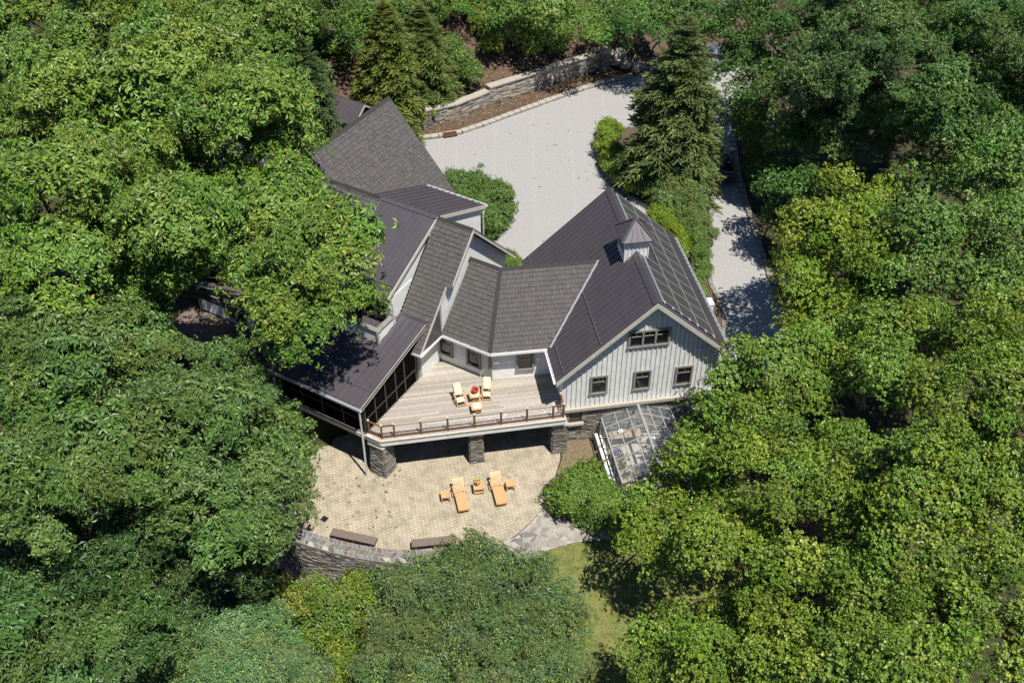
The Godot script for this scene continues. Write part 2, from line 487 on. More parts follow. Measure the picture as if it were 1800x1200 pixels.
# ---------- the main house: x runs along its ridge, z towards the patio ----------
func build_house() -> void:
	var h := thing("house", "grey house with steep shingle roofs and a metal dormer beside the big oak", "house", Vector3.ZERO, HOUSE_TURN)
	var X := Vector3.RIGHT
	var Z := Vector3.BACK
	var U := Vector3.UP
	var RY := 7.7
	var RZ := 0.63
	var fs := (RY - 2.3) / (5.8 - RZ)
	var ey := (U * fs - Z).normalized()
	var fl := Vector2(5.17, 5.17 * fs).length()
	# front slope right of the dormer, narrower towards its eave
	var step_t := 0.56 * fl
	shingle_roof(h, Vector3(0, 2.3, 5.8), X, ey, [[0.0, -4.5, -2.45], [step_t, -4.5, -2.45], [step_t + 0.01, -4.5, -2.1], [fl, -4.5, -2.1]], 280)
	# front slope left of the dormer, to the valley of the cross roof
	shingle_roof(h, Vector3(0, 2.3, 5.8), X, ey, [[0.0, -9.07, -8.15], [fl, -13.69, -8.15]], 0)
	# rear slope
	var s := st()
	prism(s, [Vector3(-14.0, RY, RZ), Vector3(-2.1, RY, RZ), Vector3(-2.1, 3.0, -3.95), Vector3(-14.0, 3.0, -3.95)], Vector3(0, -0.14, 0))
	put("rear_roof", s, M.roof_base, h)
	var nf := up_normal(X, ey)
	var nr := Vector3(0, 0.7, -0.72).normalized()
	ridge_cap("ridge_cap", h, Vector3(-13.7, RY, RZ), Vector3(-8.2, RY, RZ), nf, nr, 0.16, M.roof_base)
	ridge_cap("ridge_cap", h, Vector3(-4.4, RY, RZ), Vector3(-2.08, RY, RZ), nf, nr, 0.16, M.roof_base)
	# rake boards of the right gable
	s = st()
	prism(s, [Vector3(-2.1, RY + 0.02, RZ), Vector3(-2.1, RY - 0.22, RZ), Vector3(-2.1, 2.78 , -3.95), Vector3(-2.1, 3.02, -3.95)], X * 0.05)
	prism(s, [Vector3(-2.1, RY + 0.02, RZ), Vector3(-2.1, RY - 0.22, RZ), Vector3(-2.1, RY - 2.28 * fs - 0.22, RZ + 2.28), Vector3(-2.1, RY - 2.28 * fs + 0.02, RZ + 2.28)], X * 0.05)
	prism(s, [Vector3(-2.45, RY - 2.28 * fs + 0.02, RZ + 2.28), Vector3(-2.45, RY - 2.28 * fs - 0.2, RZ + 2.28), Vector3(-2.45, 2.12, 5.8), Vector3(-2.45, 2.34, 5.8)], X * 0.04)
	put("rake_board", s, M.trim, h)
	s = st()
	prism(s, [Vector3(-2.044, RY + 0.06, RZ), Vector3(-2.044, RY + 0.02, RZ), Vector3(-2.044, 3.02, -3.98), Vector3(-2.044, 3.06, -3.98)], X * 0.03)
	put("rake_edge", s, M.ridge_metal, h)
	# right gable wall and the stub wall beside the deck
	s = st()
	prism(s, [Vector3(-2.7, -0.2, -3.55), Vector3(-2.7, -0.2, 3.45), Vector3(-2.7, 4.55, 3.45), Vector3(-2.7, 7.45, RZ), Vector3(-2.7, 3.2, -3.55)], X * 0.15)
	put("gable_wall", s, M.siding, h)
	lap_wall(h, Vector3(-3.03, 0, 3.4), Vector3(-3.03, 0, 5.35), 0.0, 2.25, X, M.siding)
	s = st()
	box(s, Vector3(-3.0, 1.1, 5.42), Vector3(0.16, 2.2, 0.16))
	put("corner_board", s, M.window_trim, h)
	window(h, Vector3(-3.0, 1.55, 4.4), -Z, X, 1.5, 0.75)
	# metal side below the shingles, over the stub wall's gutter
	s = st()
	prism(s, [Vector3(-2.42, 2.3, 5.75), Vector3(-2.36, 2.3, 3.8), Vector3(-2.44, 4.25, 3.8)], Vector3(-0.06, 0, 0))
	put("cricket", s, M.metal_roof, h)
	gutter(h, Vector3(-2.42, 2.32, 5.95), Vector3(-2.42, 2.32, 3.8), X, M.white_paint)
	gutter(h, Vector3(-3.3, 2.3, 5.82), Vector3(-2.32, 2.3, 5.82), Z, M.white_paint)
	# body of the house
	s = st()
	box(s, Vector3(-8.4, 1.2, 0.9), Vector3(11.2, 2.8, 8.8))
	put("wall", s, M.siding, h)
	s = st()
	box(s, Vector3(-6.4, -1.6, 0.9), Vector3(14.8, 2.8, 8.6))
	put("basement_wall", s, M.paver_joint, h)
	# front shed dormer
	var dor := part("dormer", h)
	var ds := (RY - 5.3) / 5.17
	var dy := (U * ds - Z).normalized()
	var dl := Vector2(5.17, 5.17 * ds).length()
	seam_roof(dor, Vector3(0, 5.34, 5.8), X, dy, -8.2, -4.47, [[-9, 0]], [[-9, dl]], 0.33)
	ridge_cap("ridge_cap", dor, Vector3(-8.25, RY + 0.04, RZ), Vector3(-4.42, RY + 0.04, RZ), up_normal(X, dy), Vector3(0, 0.92, -0.39), 0.22, M.ridge_metal)
	snow_guard(dor, Vector3(-8.1, 5.34 + 0.75 * ds, 5.05), Vector3(-4.55, 5.34 + 0.75 * ds, 5.05), up_normal(X, dy))
	s = st()
	for e in [-8.2, -4.47]:
		var k := -1.0 if e < -6 else 1.0
		prism(s, [Vector3(e, RY + 0.02, RZ), Vector3(e, RY - 0.2, RZ), Vector3(e, 5.1, 5.82), Vector3(e, 5.32, 5.82)], X * 0.05 * k)
	put("rake_board", s, M.trim, dor)
	gutter(dor, Vector3(-8.2, 5.32, 5.82), Vector3(-4.42, 5.32, 5.82), Z, M.white_paint)
	s = st()
	for e in [-8.05, -4.72]: prism(s, [Vector3(e, 7.5, 0.75), Vector3(e, 5.25, 5.5), Vector3(e, 2.55, 5.5)], X * 0.12)
	put("side_wall", s, M.siding, dor)
	# lapped boards on the dormer's cheek
	s = st()
	for i in 16:
		var y := 2.75 + i * 0.17
		var zz := 5.8 - (y - 2.3) / fs
		if zz < 3.2: continue
		box(s, Vector3(-4.585, y, (zz + 5.5) / 2), Vector3(0.03, 0.15, 5.5 - zz))
	put("cheek_board", s, M.siding, dor)
	s = st()
	box(s, Vector3(-6.4, 4.0, 5.42), Vector3(3.3, 2.5, 0.12))
	put("front_wall", s, M.siding, dor)
	for k in 4:
		s = st()
		box(s, Vector3(-7.6 + k * 0.82, 3.95, 5.5), Vector3(0.72, 2.1, 0.03))
		put("glass_door", s, M.glass_dark, dor)
		s = st()
		for q in [-1, 1]: box(s, Vector3(-7.6 + k * 0.82 + q * 0.37, 3.95, 5.53), Vector3(0.08, 2.2, 0.08))
		put("door_frame", s, M.window_trim, dor)
	s = st()
	tube(s, Vector3(-4.35, 5.2, 5.75), Vector3(-4.35, 4.9, 5.5), 0.045, 0.045)
	tube(s, Vector3(-4.35, 4.9, 5.5), Vector3(-4.35, 3.45, 5.5), 0.045, 0.045)
	put("downspout", s, M.gutter, dor)
	# balcony parapet before the dormer
	var bal := part("balcony", h)
	lap_wall(bal, Vector3(-8.3, 0, 6.9), Vector3(-4.4, 0, 6.9), 2.9, 3.9, Z, M.siding, "parapet")
	lap_wall(bal, Vector3(-4.4, 0, 5.3), Vector3(-4.4, 0, 6.9), 2.9, 3.9, X, M.siding, "parapet")
	s = st()
	box(s, Vector3(-6.35, 3.93, 6.83), Vector3(4.1, 0.06, 0.3))
	box(s, Vector3(-4.47, 3.933, 5.99), Vector3(0.3, 0.06, 1.37))
	put("parapet_cap", s, M.window_trim, bal)
	s = st()
	box(s, Vector3(-6.35, 3.15, 6.1), Vector3(3.7, 0.06, 1.3))
	put("balcony_floor", s, M.screen_frame, bal)
	s = st()
	box(s, Vector3(-4.38, 3.4, 6.93), Vector3(0.12, 1.06, 0.12))
	put("corner_board", s, M.trim, bal)
	# rear shed dormer
	var rd := part("dormer", h)
	var rs := (RY - 5.55) / 5.08
	var ry := (U * rs + Z).normalized()
	var rl := Vector2(5.08, 5.08 * rs).length()
	seam_roof(rd, Vector3(0, 5.59, -4.45), X, ry, -8.8, -4.47, [[-9, 0]], [[-9, rl]], 0.43)
	snow_guard(rd, Vector3(-8.7, 5.59 + 0.5 * rs, -3.95), Vector3(-4.55, 5.59 + 0.5 * rs, -3.95), up_normal(X, ry))
	s = st()
	prism(s, [Vector3(-4.47, RY + 0.02, RZ), Vector3(-4.47, RY - 0.2, RZ), Vector3(-4.47, 5.34, -4.47), Vector3(-4.47, 5.57, -4.47)], X * 0.05)
	put("rake_board", s, M.trim, rd)
	s = st()
	prism(s, [Vector3(-4.75, 7.5, 0.5), Vector3(-4.75, 5.6, -4.1), Vector3(-4.75, 2.8, -4.1)], X * 0.12)
	box(s, Vector3(-6.7, 4.2, -4.05), Vector3(3.9, 2.8, 0.12))
	put("side_wall", s, M.siding, rd)
	gutter(rd, Vector3(-8.8, 5.57, -4.47), Vector3(-4.42, 5.57, -4.47), -Z, M.white_paint)
	s = st()
	tube(s, Vector3(-4.5, 5.4, -4.5), Vector3(-4.5, 5.1, -4.2), 0.045, 0.045)
	tube(s, Vector3(-4.5, 5.1, -4.2), Vector3(-4.5, 2.9, -4.2), 0.045, 0.045)
	put("downspout", s, M.gutter, rd)
	s = st()
	tube(s, Vector3(-9.0, 5.0, 2.9), Vector3(-9.0, 6.2, 2.9), 0.06, 0.06, 10)
	put("vent_pipe", s, M.white_paint, h)
	# cross roof: ridge towards the back
	var HX := -14.2
	var HY := 8.3
	var hs := 1.17
	var hy := (U * hs - X).normalized()
	var hl := Vector2(4.87, 4.87 * hs).length()
	var ho := Vector3(HX + 4.87, HY - 4.87 * hs, 0)
	shingle_roof(h, ho, Z, hy, [[0.0, -8.45, -4.37], [6.71, -8.45, 0.6], [hl, -8.45, 0.6]], 0, 0.3, 0.3)
	shingle_roof(h, ho, Z, hy, [[0.0, 5.55, 7.5], [6.71, 0.63, 7.5], [hl, 0.6, 7.5]], 0, 0.3, 0.2)
	s = st()
	prism(s, [Vector3(HX, HY, -8.45), Vector3(HX, HY, 7.5), Vector3(HX - 4.6, HY - 4.6 * hs, 7.5), Vector3(HX - 4.6, HY - 4.6 * hs, -8.45)], Vector3(0, -0.14, 0))
	put("left_roof", s, M.roof_base, h)
	ridge_cap("ridge_cap", h, Vector3(HX, HY, -8.45), Vector3(HX, HY, 7.5), up_normal(Z, hy), Vector3(-0.76, 0.65, 0).normalized(), 0.2, M.roof_base)
	s = st()
	prism(s, [Vector3(HX, HY + 0.03, -8.5), Vector3(HX, HY - 0.22, -8.5), Vector3(HX + 4.87, HY - 4.87 * hs - 0.22, -8.5), Vector3(HX + 4.87, HY - 4.87 * hs + 0.03, -8.5)], Z * 0.05)
	prism(s, [Vector3(HX, HY + 0.03, 7.5), Vector3(HX, HY - 0.22, 7.5), Vector3(HX + 4.87, HY - 4.87 * hs - 0.22, 7.5), Vector3(HX + 4.87, HY - 4.87 * hs + 0.03, 7.5)], Z * 0.05)
	prism(s, [Vector3(HX, HY + 0.03, 7.5), Vector3(HX, HY - 0.22, 7.5), Vector3(HX - 4.6, HY - 4.6 * hs - 0.22, 7.5), Vector3(HX - 4.6, HY - 4.6 * hs + 0.03, 7.5)], Z * 0.05)
	put("rake_board", s, M.roof_base, h)
	# valley flashing between the two front slopes
	s = st()
	var va := Vector3(-13.69, RY + 0.12, RZ)
	var vb := Vector3(-9.07, 2.42, 5.8)
	beam(s, va, vb, 0.13, 0.03, U)
	put("valley_flashing", s, M.flashing, h)
	# walls under the cross roof
	s = st()
	box(s, Vector3(-14.0, 1.6, 0.0), Vector3(7.6, 3.8, 13.6))
	put("wall", s, M.siding, h)
	for zz in [6.85, -8.1]:
		s = st()
		prism(s, [Vector3(-18, -0.3, zz), Vector3(-10.2, -0.3, zz), Vector3(-10.2, 3.4, zz), Vector3(HX, HY - 0.35, zz), Vector3(-18, 3.6, zz)], Z * 0.1)
		put("gable_wall", s, M.siding, h)
	lap_wall(h, Vector3(-18, 0, 6.98), Vector3(-10.2, 0, 6.98), 0.0, 3.2, Z, M.siding)
	window(h, Vector3(-15.1, 1.35, 7.01), X, Z, 1.3, 2.0, 2)
	window(h, Vector3(-12.6, 1.35, 7.01), X, Z, 1.8, 2.0, 2)
	s = st()
	box(s, Vector3(-18.02, 1.4, 7.0), Vector3(0.14, 3.4, 0.16))
	put("corner_board", s, M.window_trim, h)
	# metal-roofed wing further left
	for k in [-1.0, 1.0]:
		var wy: Vector3 = (U * 0.75 - Z * k).normalized()
		seam_roof(h, Vector3(-26.5, 3.4, -1.5 + 3.6 * k), X, wy, 0.0, 8.6, [[0, 0]], [[0, 4.5]], 0.43)
	s = st()
	box(s, Vector3(-22.3, 1.5, -1.5), Vector3(8.0, 4.4, 6.4))
	put("wall", s, M.siding, h)
	# lantern on the left gable wall
	var l := thing("wall_lantern", "small copper lantern on the grey gable wall under the oak", "lantern", Basis(U, deg_to_rad(HOUSE_TURN)) * Vector3(-16.0, 1.6, 7.05), HOUSE_TURN)
	s = st()
	box(s, Vector3(0, 0.0, 0.02), Vector3(0.12, 0.3, 0.04))
	beam(s, Vector3(0, 0.15, 0.02), Vector3(0, 0.2, 0.14), 0.03, 0.03)
	put("bracket", s, M.iron, l)
	s = st()
	lathe(s, Vector3(0, 0, 0.14), [[0.0, -0.16], [0.07, -0.15], [0.09, 0.08], [0.12, 0.1], [0.03, 0.2], [0.0, 0.22]], 8)
	put("lamp_body", s, M.copper, l)
	# terrace before the left gable
	var te := thing("terrace", "shaded brown board terrace in front of the left gable wall", "terrace", Vector3.ZERO, HOUSE_TURN)
	for i in 22:
		s = st()
		box(s, Vector3(-14.6, -0.1, 7.15 + i * 0.15), Vector3(8.6, 0.04, 0.14))
		put("plank", s, M.bench_wood, te)
	s = st()
	box(s, Vector3(-14.6, -0.3, 8.7), Vector3(8.6, 0.3, 3.2))
	put("rim", s, M.window_trim, te)
	for i in 5:
		s = st()
		box(s, Vector3(-18.7 + i * 2.05, -2.6, 10.1), Vector3(0.2, 4.6, 0.2))
		put("post", s, M.window_trim, te)

func build_porch() -> void:
	var p := thing("screened_porch", "screened porch with low metal roof between the deck and the oak", "porch", Vector3.ZERO, HOUSE_TURN)
	var X := Vector3.RIGHT
	var Z := Vector3.BACK
	var U := Vector3.UP
	var gs := 0.205
	var gy := (U * gs - Z).normalized()
	seam_roof(p, Vector3(0, 2.3, 10.9), X, gy, -10.4, -2.75, [[-20, 0]], [[-20, 6.43]], 0.43)
	var n := up_normal(X, gy)
	snow_guard(p, Vector3(-10.2, 2.3 + 1.1 * gs, 9.8), Vector3(-2.9, 2.3 + 1.1 * gs, 9.8), n)
	ridge_cap("top_flashing", p, Vector3(-4.3, 2.32 + 6.28 * gs, 4.62), Vector3(-2.72, 2.32 + 6.28 * gs, 4.62), n, Vector3(0, 0.7, 0.7), 0.16, M.ridge_metal)
	var s := st()
	prism(s, [Vector3(-2.75, 2.31, 10.93), Vector3(-2.75, 2.08, 10.93), Vector3(-2.75, 2.08 + 6.2 * gs, 4.73), Vector3(-2.75, 2.31 + 6.2 * gs, 4.73)], X * 0.05)
	put("rake_board", s, M.trim, p)
	s = st()
	prism(s, [Vector3(-2.7, 2.34, 10.93), Vector3(-2.7, 2.24, 10.93), Vector3(-2.7, 2.24 + 6.2 * gs, 4.73), Vector3(-2.7, 2.34 + 6.2 * gs, 4.73)], X * 0.03)
	put("rake_edge", s, M.ridge_metal, p)
	gutter(p, Vector3(-10.4, 2.28, 10.93), Vector3(-2.68, 2.28, 10.93), Z, M.gutter)
	s = st()
	tube(s, Vector3(-2.8, 2.15, 11.0), Vector3(-2.8, -0.5, 11.0), 0.06, 0.06)
	tube(s, Vector3(-2.8, -0.5, 11.0), Vector3(-2.85, -2.88, 11.0), 0.06, 0.06)
	put("downspout", s, M.gutter, p)
	# floor and its rim
	s = st()
	box(s, Vector3(-6.6, -0.06, 7.95), Vector3(7.3, 0.1, 5.2))
	put("floor", s, M.bench_wood, p)
	s = st()
	box(s, Vector3(-6.6, -0.22, 10.56), Vector3(7.4, 0.26, 0.1))
	box(s, Vector3(-2.93, -0.22, 8.7), Vector3(0.1, 0.258, 3.6))
	put("rim_board", s, M.trim, p)
	# ceiling plate
	s = st()
	box(s, Vector3(-6.6, 2.08, 10.45), Vector3(7.2, 0.2, 0.12))
	put("top_plate", s, M.screen_frame, p)
	s = st()
	prism(s, [Vector3(-3.05, 2.0, 10.39), Vector3(-3.05, 2.24, 10.39), Vector3(-3.05, 2.24 + 4.9 * gs, 5.5), Vector3(-3.05, 2.0 + 4.9 * gs, 5.5)], X * 0.1)
	put("top_plate", s, M.screen_frame, p)
	# posts and screens along the deck
	var zs := [10.42, 9.5, 8.55, 7.6, 6.75, 5.7]
	for i in zs.size():
		s = st()
		box(s, Vector3(-2.98, 1.0 + (10.4 - zs[i]) * gs / 2, zs[i]), Vector3(0.09, 2.05 + (10.4 - zs[i]) * gs, 0.09))
		put("post", s, M.screen_frame, p)
		if i + 1 < zs.size():
			var zc: float = (zs[i] + zs[i + 1]) / 2
			var w: float = zs[i] - zs[i + 1] - 0.09
			s = st()
			box(s, Vector3(-2.98, 0.9, zc), Vector3(0.07, 0.07, w))
			put("screen_rail", s, M.screen_frame, p)
			var top: float = 2.0 + (10.4 - zc) * gs
			s = st()
			box(s, Vector3(-2.98, (0.94 + top) / 2, zc), Vector3(0.01, top - 0.94, w))
			put("screen", s, M.screen, p)
			s = st()
			box(s, Vector3(-2.98, 0.43, zc), Vector3(0.01, 0.86, w))
			put("screen", s, M.screen, p)
	for i in 6:
		var x := -3.02 - i * 1.42
		s = st()
		box(s, Vector3(x, 0.98, 10.45), Vector3(0.09, 2.0, 0.09))
		put("post", s, M.screen_frame, p)
		if i < 5:
			s = st()
			box(s, Vector3(x - 0.71, 0.9, 10.45), Vector3(1.33, 0.07, 0.07))
			put("screen_rail", s, M.screen_frame, p)
			s = st()
			box(s, Vector3(x - 0.71, 0.98, 10.45), Vector3(1.33, 2.0, 0.01))
			put("screen", s, M.screen, p)
	# two chairs inside show through the screens as dim shapes
	s = st()
	box(s, Vector3(-9.2, 1.0, 8.0), Vector3(0.14, 2.2, 5.0))
	put("end_wall", s, M.siding, p)
	s = st()
	box(s, Vector3(-6.3, 1.3, 5.42), Vector3(6.6, 2.6, 0.06))
	put("back_wall", s, M.siding, p)
	for zz in [7.0, 9.6]:
		s = st()
		box(s, Vector3(-9.3, -1.5, zz), Vector3(0.2, 2.8, 0.2))
		put("support_post", s, M.window_trim, p)

func build_link() -> void:
	var k := thing("link_wing", "low shingled wing bending between the house and the garage", "building wing", Vector3.ZERO, 0.0)
	var B := Basis(Vector3.UP, deg_to_rad(HOUSE_TURN))
	var X := B.x
	var Z := B.z
	var U := Vector3.UP
	var ls := 0.943
	var ly := (U * ls - Z).normalized()
	var ll := Vector2(3.34, 3.34 * ls).length()
	shingle_roof(k, B * Vector3(0, 2.35, 3.78), X, ly, [[0.0, -2.42, 0.82], [ll, -2.42, -0.48]], 120)
	var E0 := B * Vector3(0.82, 2.35, 3.78)
	var K0 := B * Vector3(-0.48, 5.5, 0.44)
	var ex := Vector3(cos(deg_to_rad(7.6)), 0, -sin(deg_to_rad(7.6)))
	var pz := Vector3(-ex.z, 0, ex.x) * -1.0
	if pz.z > 0: pz = -pz
	var d := (K0 - E0).dot(pz)
	var ry := (pz * d + U * (K0.y - E0.y)).normalized()
	var rl := Vector2(d, K0.y - E0.y).length()
	var xk := (K0 - E0).dot(ex)
	shingle_roof(k, E0, ex, ry, [[0.0, 0.0, 3.42], [rl, xk, xk + 5.62]], 180)
	var hip := st()
	beam(hip, E0 + U * 0.06, K0 + U * 0.06, 0.22, 0.03, U)
	put("hip_cap", hip, M.roof_base, k)
	var G := Transform3D(Basis(U, deg_to_rad(GARAGE_TURN)), GARAGE_AT)
	var vf := st()
	beam(vf, G * Vector3(-1.69, 5.62, -5.28), G * Vector3(-5.05, 2.53, -1.86), 0.12, 0.03, U)
	put("valley_flashing", vf, M.flashing, k)
	var K1 := K0 + ex * 5.6
	var nl := up_normal(X, ly)
	var nr := up_normal(ex, ry)
	ridge_cap("ridge_cap", k, B * Vector3(-2.5, 5.5, 0.44), K0, nl, Vector3(-nl.x, nl.y, -nl.z), 0.15, M.roof_base)
	ridge_cap("ridge_cap", k, K0, K1, nr, Vector3(-nr.x, nr.y, -nr.z), 0.15, M.roof_base)
	# rear slopes
	var s := st()
	var kl := B * Vector3(-2.5, 5.5, 0.44)
	prism(s, [kl, K0, K0 - Z * 2.6 - U * 2.4, kl - Z * 2.6 - U * 2.4], Vector3(0, -0.12, 0))
	prism(s, [K0, K1, K1 + pz * 2.4 - U * 2.4, K0 + pz * 2.4 - U * 2.4], Vector3(0, -0.12, 0))
	put("rear_roof", s, M.roof_base, k)
	# gutters
	gutter(k, B * Vector3(-2.3, 2.35, 3.82), E0 + Z * 0.04, Z, M.white_paint)
	gutter(k, E0 - pz * 0.04, E0 + ex * 3.4 - pz * 0.04, -pz, M.white_paint)
	# walls
	var w0 := B * Vector3(-3.03, 0, 3.42)
	var w1 := B * Vector3(0.6, 0, 3.42)
	lap_wall(k, w0, w1, 0.0, 2.3, Z, M.siding)
	var w2 := w1 + ex * 4.2
	lap_wall(k, w1, w2, 0.0, 2.3, -pz, M.siding)
	s = st()
	box(s, w1 + U * 1.13, Vector3(0.2, 2.26, 0.2), Basis(U, deg_to_rad(-11.0)))
	put("corner_board", s, M.window_trim, k)
	for q in [[784, 606], [833, 623]]:
		var c := hit(q[0], q[1], w0 + Z * 0.03, Z)
		c.y = 1.2
		window(k, c, X, Z, 0.72, 1.1)
	var c2 := hit(923, 629, w1 - pz * 0.03, pz)
	c2.y = 1.2
	window(k, c2, ex, -pz, 0.8, 1.1)
	s = st()
	prism(s, [w0 - Z * 0.2, w1 - Z * 0.2, w1 - Z * 5.0, w0 - Z * 5.0], U * 2.3)
	prism(s, [w1 + pz * 0.2 + U * 0.001, w2 + pz * 0.2 + U * 0.001, w2 + pz * 4.8 + U * 0.001, w1 + pz * 4.8 + U * 0.001], U * 2.31)
	put("wall", s, M.siding, k)
	s = st()
	prism(s, [w0 - Z * 0.6 - U * 3, w1 - Z * 0.6 - U * 3, w2 + pz * 0.6 - U * 3, w2 + pz * 4 - U * 3, w0 - Z * 4 - U * 3], U * 2.9)
	put("basement_wall", s, M.paver_joint, k)
	s = st()
	box(s, w1 + ex * 1.4 - pz * 0.05 + U * 2.0, Vector3(0.12, 0.14, 0.12))
	put("eave_light", s, M.copper, k)

func build_garage() -> void:
	var g := thing("garage", "pale board and batten garage with gabled metal roof and cupola", "garage", GARAGE_AT, GARAGE_TURN)
	var X := Vector3.RIGHT
	var Z := Vector3.BACK
	var U := Vector3.UP
	var RY := 7.1
	var sl := 0.92
	var zf := 0.7
	var zb := -10.2
	var xl := -5.21
	var xr := 4.4
	# roof slopes: panels run up the slope, side by side along z
	var ly := (U * sl + X).normalized()
	var ll := Vector2(5.21, 5.21 * sl).length()
	seam_roof(g, Vector3(xl, RY + xl * sl, 0), Z, ly, zb, zf, [[-20, 0]], [[-20, ll]], 0.42)
	var ry := (U * sl - X).normalized()
	var rl := Vector2(xr, xr * sl).length()
	seam_roof(g, Vector3(xr, RY - xr * sl, 0), Z, ry, zb, zf, [[-20, 0]], [[-20, rl]], 0.42)
	var nl := up_normal(Z, ly)
	var nr := up_normal(Z, ry)
	ridge_cap("ridge_cap", g, Vector3(0, RY, zf + 0.03), Vector3(0, RY, -3.75), nl, nr, 0.28, M.ridge_metal)
	ridge_cap("ridge_cap", g, Vector3(0, RY, -5.15), Vector3(0, RY, zb - 0.03), nl, nr, 0.28, M.ridge_metal)
	# rake boards
	var s := st()
	for q in [[xl, -1.0], [xr, 1.0]]:
		var e: float = q[0]
		prism(s, [Vector3(0, RY - 0.05, zf), Vector3(0, RY - 0.34, zf), Vector3(e, RY - absf(e) * sl - 0.34, zf), Vector3(e, RY - absf(e) * sl - 0.05, zf)], Z * 0.05)
	put("rake_board", s, M.trim, g)
	s = st()
	for q in [[xl, -1.0], [xr, 1.0]]:
		var e: float = q[0]
		prism(s, [Vector3(0, RY - 0.36, zf - 0.12), Vector3(0, RY - 0.5, zf - 0.12), Vector3(e, RY - absf(e) * sl - 0.5, zf - 0.12), Vector3(e, RY - absf(e) * sl - 0.36, zf - 0.12)], Z * 0.04)
	put("rake_moulding", s, M.trim, g)
	gutter(g, Vector3(xl - 0.02, RY + xl * sl, zf), Vector3(xl - 0.02, RY + xl * sl, -2.3), -X, M.white_paint)
	gutter(g, Vector3(xr + 0.02, RY - xr * sl, zf), Vector3(xr + 0.02, RY - xr * sl, zb), X, M.gutter)
	for q in [[-2.8, -3.85, 0.55], [-4.75, -1.8, 0.6], [-4.75, -10.1, -6.5]]:
		snow_guard(g, Vector3(q[0], RY + q[0] * sl, q[1]), Vector3(q[0], RY + q[0] * sl, q[2]), nl)
	# front wall with battens and windows
	var zw := 0.15
	s = st()
	prism(s, [Vector3(-4.75, -0.25, zw), Vector3(4.0, -0.25, zw), Vector3(4.0, RY - 4.0 * sl - 0.1, zw), Vector3(0, RY - 0.1, zw), Vector3(-4.75, RY - 4.75 * sl - 0.1, zw)], -Z * 0.15)
	put("front_wall", s, M.siding, g)
	var wins := [[-2.7, 1.28, 0.78, 1.12], [-0.25, 1.26, 0.78, 1.2], [2.13, 1.25, 0.78, 1.2], [-0.1, 4.3, 2.1, 0.95]]
	var x := -4.72
	while x < 4.0:
		var top := RY - absf(x) * sl - 0.3
		var spans := [[-0.2, top]]
		for w in wins:
			if absf(x - w[0]) < w[2] / 2 + 0.16:
				var more := []
				for sp in spans:
					if w[1] + w[3] / 2 + 0.12 < sp[1] and w[1] - w[3] / 2 - 0.14 > sp[0]:
						more.append([sp[0], w[1] - w[3] / 2 - 0.14])
						more.append([w[1] + w[3] / 2 + 0.12, sp[1]])
					else: more.append(sp)
				spans = more
		for sp in spans:
			if sp[1] - sp[0] < 0.1: continue
			s = st()
			box(s, Vector3(x, (sp[0] + sp[1]) / 2, zw + 0.025), Vector3(0.06, sp[1] - sp[0], 0.05))
			put("batten", s, M.siding, g)
		x += 0.272
	for w in wins: window(g, Vector3(w[0], w[1], zw), X, Z, w[2], w[3], 3 if w[2] > 1 else 1)
	# water table of pale stone and the stone basement
	s = st()
	box(s, Vector3(-0.37, -0.36, zw + 0.05), Vector3(8.95, 0.2, 0.36))
	put("ledge", s, M.mortar, g)
	s = st()
	box(s, Vector3(-0.37, -1.9, -4.9), Vector3(8.7, 2.9, 10.0))
	box(s, Vector3(-0.37, 0.95, -5.0), Vector3(8.72, 2.8, 10.0))
	put("body_wall", s, M.siding, g)
	s = st()
	for seg in [[-4.7, -4.25, -3.3, -0.46], [-4.25, -3.55, -3.3, -1.45], [-3.55, 2.95, -3.3, -0.46], [2.95, 3.7, -3.3, -1.45], [3.7, 4.0, -3.3, -0.46], [-4.25, -3.55, -0.62, -0.46], [2.95, 3.7, -0.62, -0.46]]:
		stones(s, Vector3(seg[0], seg[2], 0.13), Vector3(seg[1], seg[2], 0.13), Vector3(seg[0], seg[3], 0.13), Vector3(seg[1], seg[3], 0.13), Z, 0.06, 0.13, 0.16, 0.5, 1.3)
	stuff(put("ledge_stones", s, M.stone, g))
	for wx in [-3.9, 3.33]:
		var win := part("basement_window", g)
		s = st()
		box(s, Vector3(wx, -1.03, 0.12), Vector3(0.66, 0.76, 0.02))
		put("pane", s, M.glass_dark, win)
		s = st()
		for q in [-1, 1]:
			box(s, Vector3(wx + q * 0.31, -1.03, 0.15), Vector3(0.06, 0.8, 0.05))
			box(s, Vector3(wx, -1.03 + q * 0.38, 0.152), Vector3(0.56, 0.05, 0.05))
		put("frame", s, M.sash, win)
		s = st()
		box(s, Vector3(wx, -1.5, 0.24), Vector3(0.9, 0.13, 0.3))
		put("sill", s, M.mortar, win)
	# cupola
	var cu := part("cupola", g)
	var cz := -4.45
	s = st()
	box(s, Vector3(0, 7.1, cz), Vector3(1.36, 1.5, 1.36))
	put("wall", s, M.siding, cu)
	for i in 7:
		for f in [1, -1]:
			s = st()
			box(s, Vector3(-0.66 + i * 0.22, 7.1, cz + f * 0.7), Vector3(0.05, 1.5, 0.04))
			put("batten", s, M.siding, cu)
	for f in [-1, 1]:
		s = st()
		for i in 6: box(s, Vector3(f * 0.69, 7.05 + i * 0.12, cz), Vector3(0.03, 0.05, 0.8), Basis(Z, deg_to_rad(35.0 * f)))
		box(s, Vector3(f * 0.69, 7.35, cz - 0.43), Vector3(0.05, 0.85, 0.06))
		box(s, Vector3(f * 0.69, 7.35, cz + 0.43), Vector3(0.05, 0.85, 0.06))
		put("louvre", s, M.window_trim, cu)
	var ap := Vector3(0, 8.85, cz)
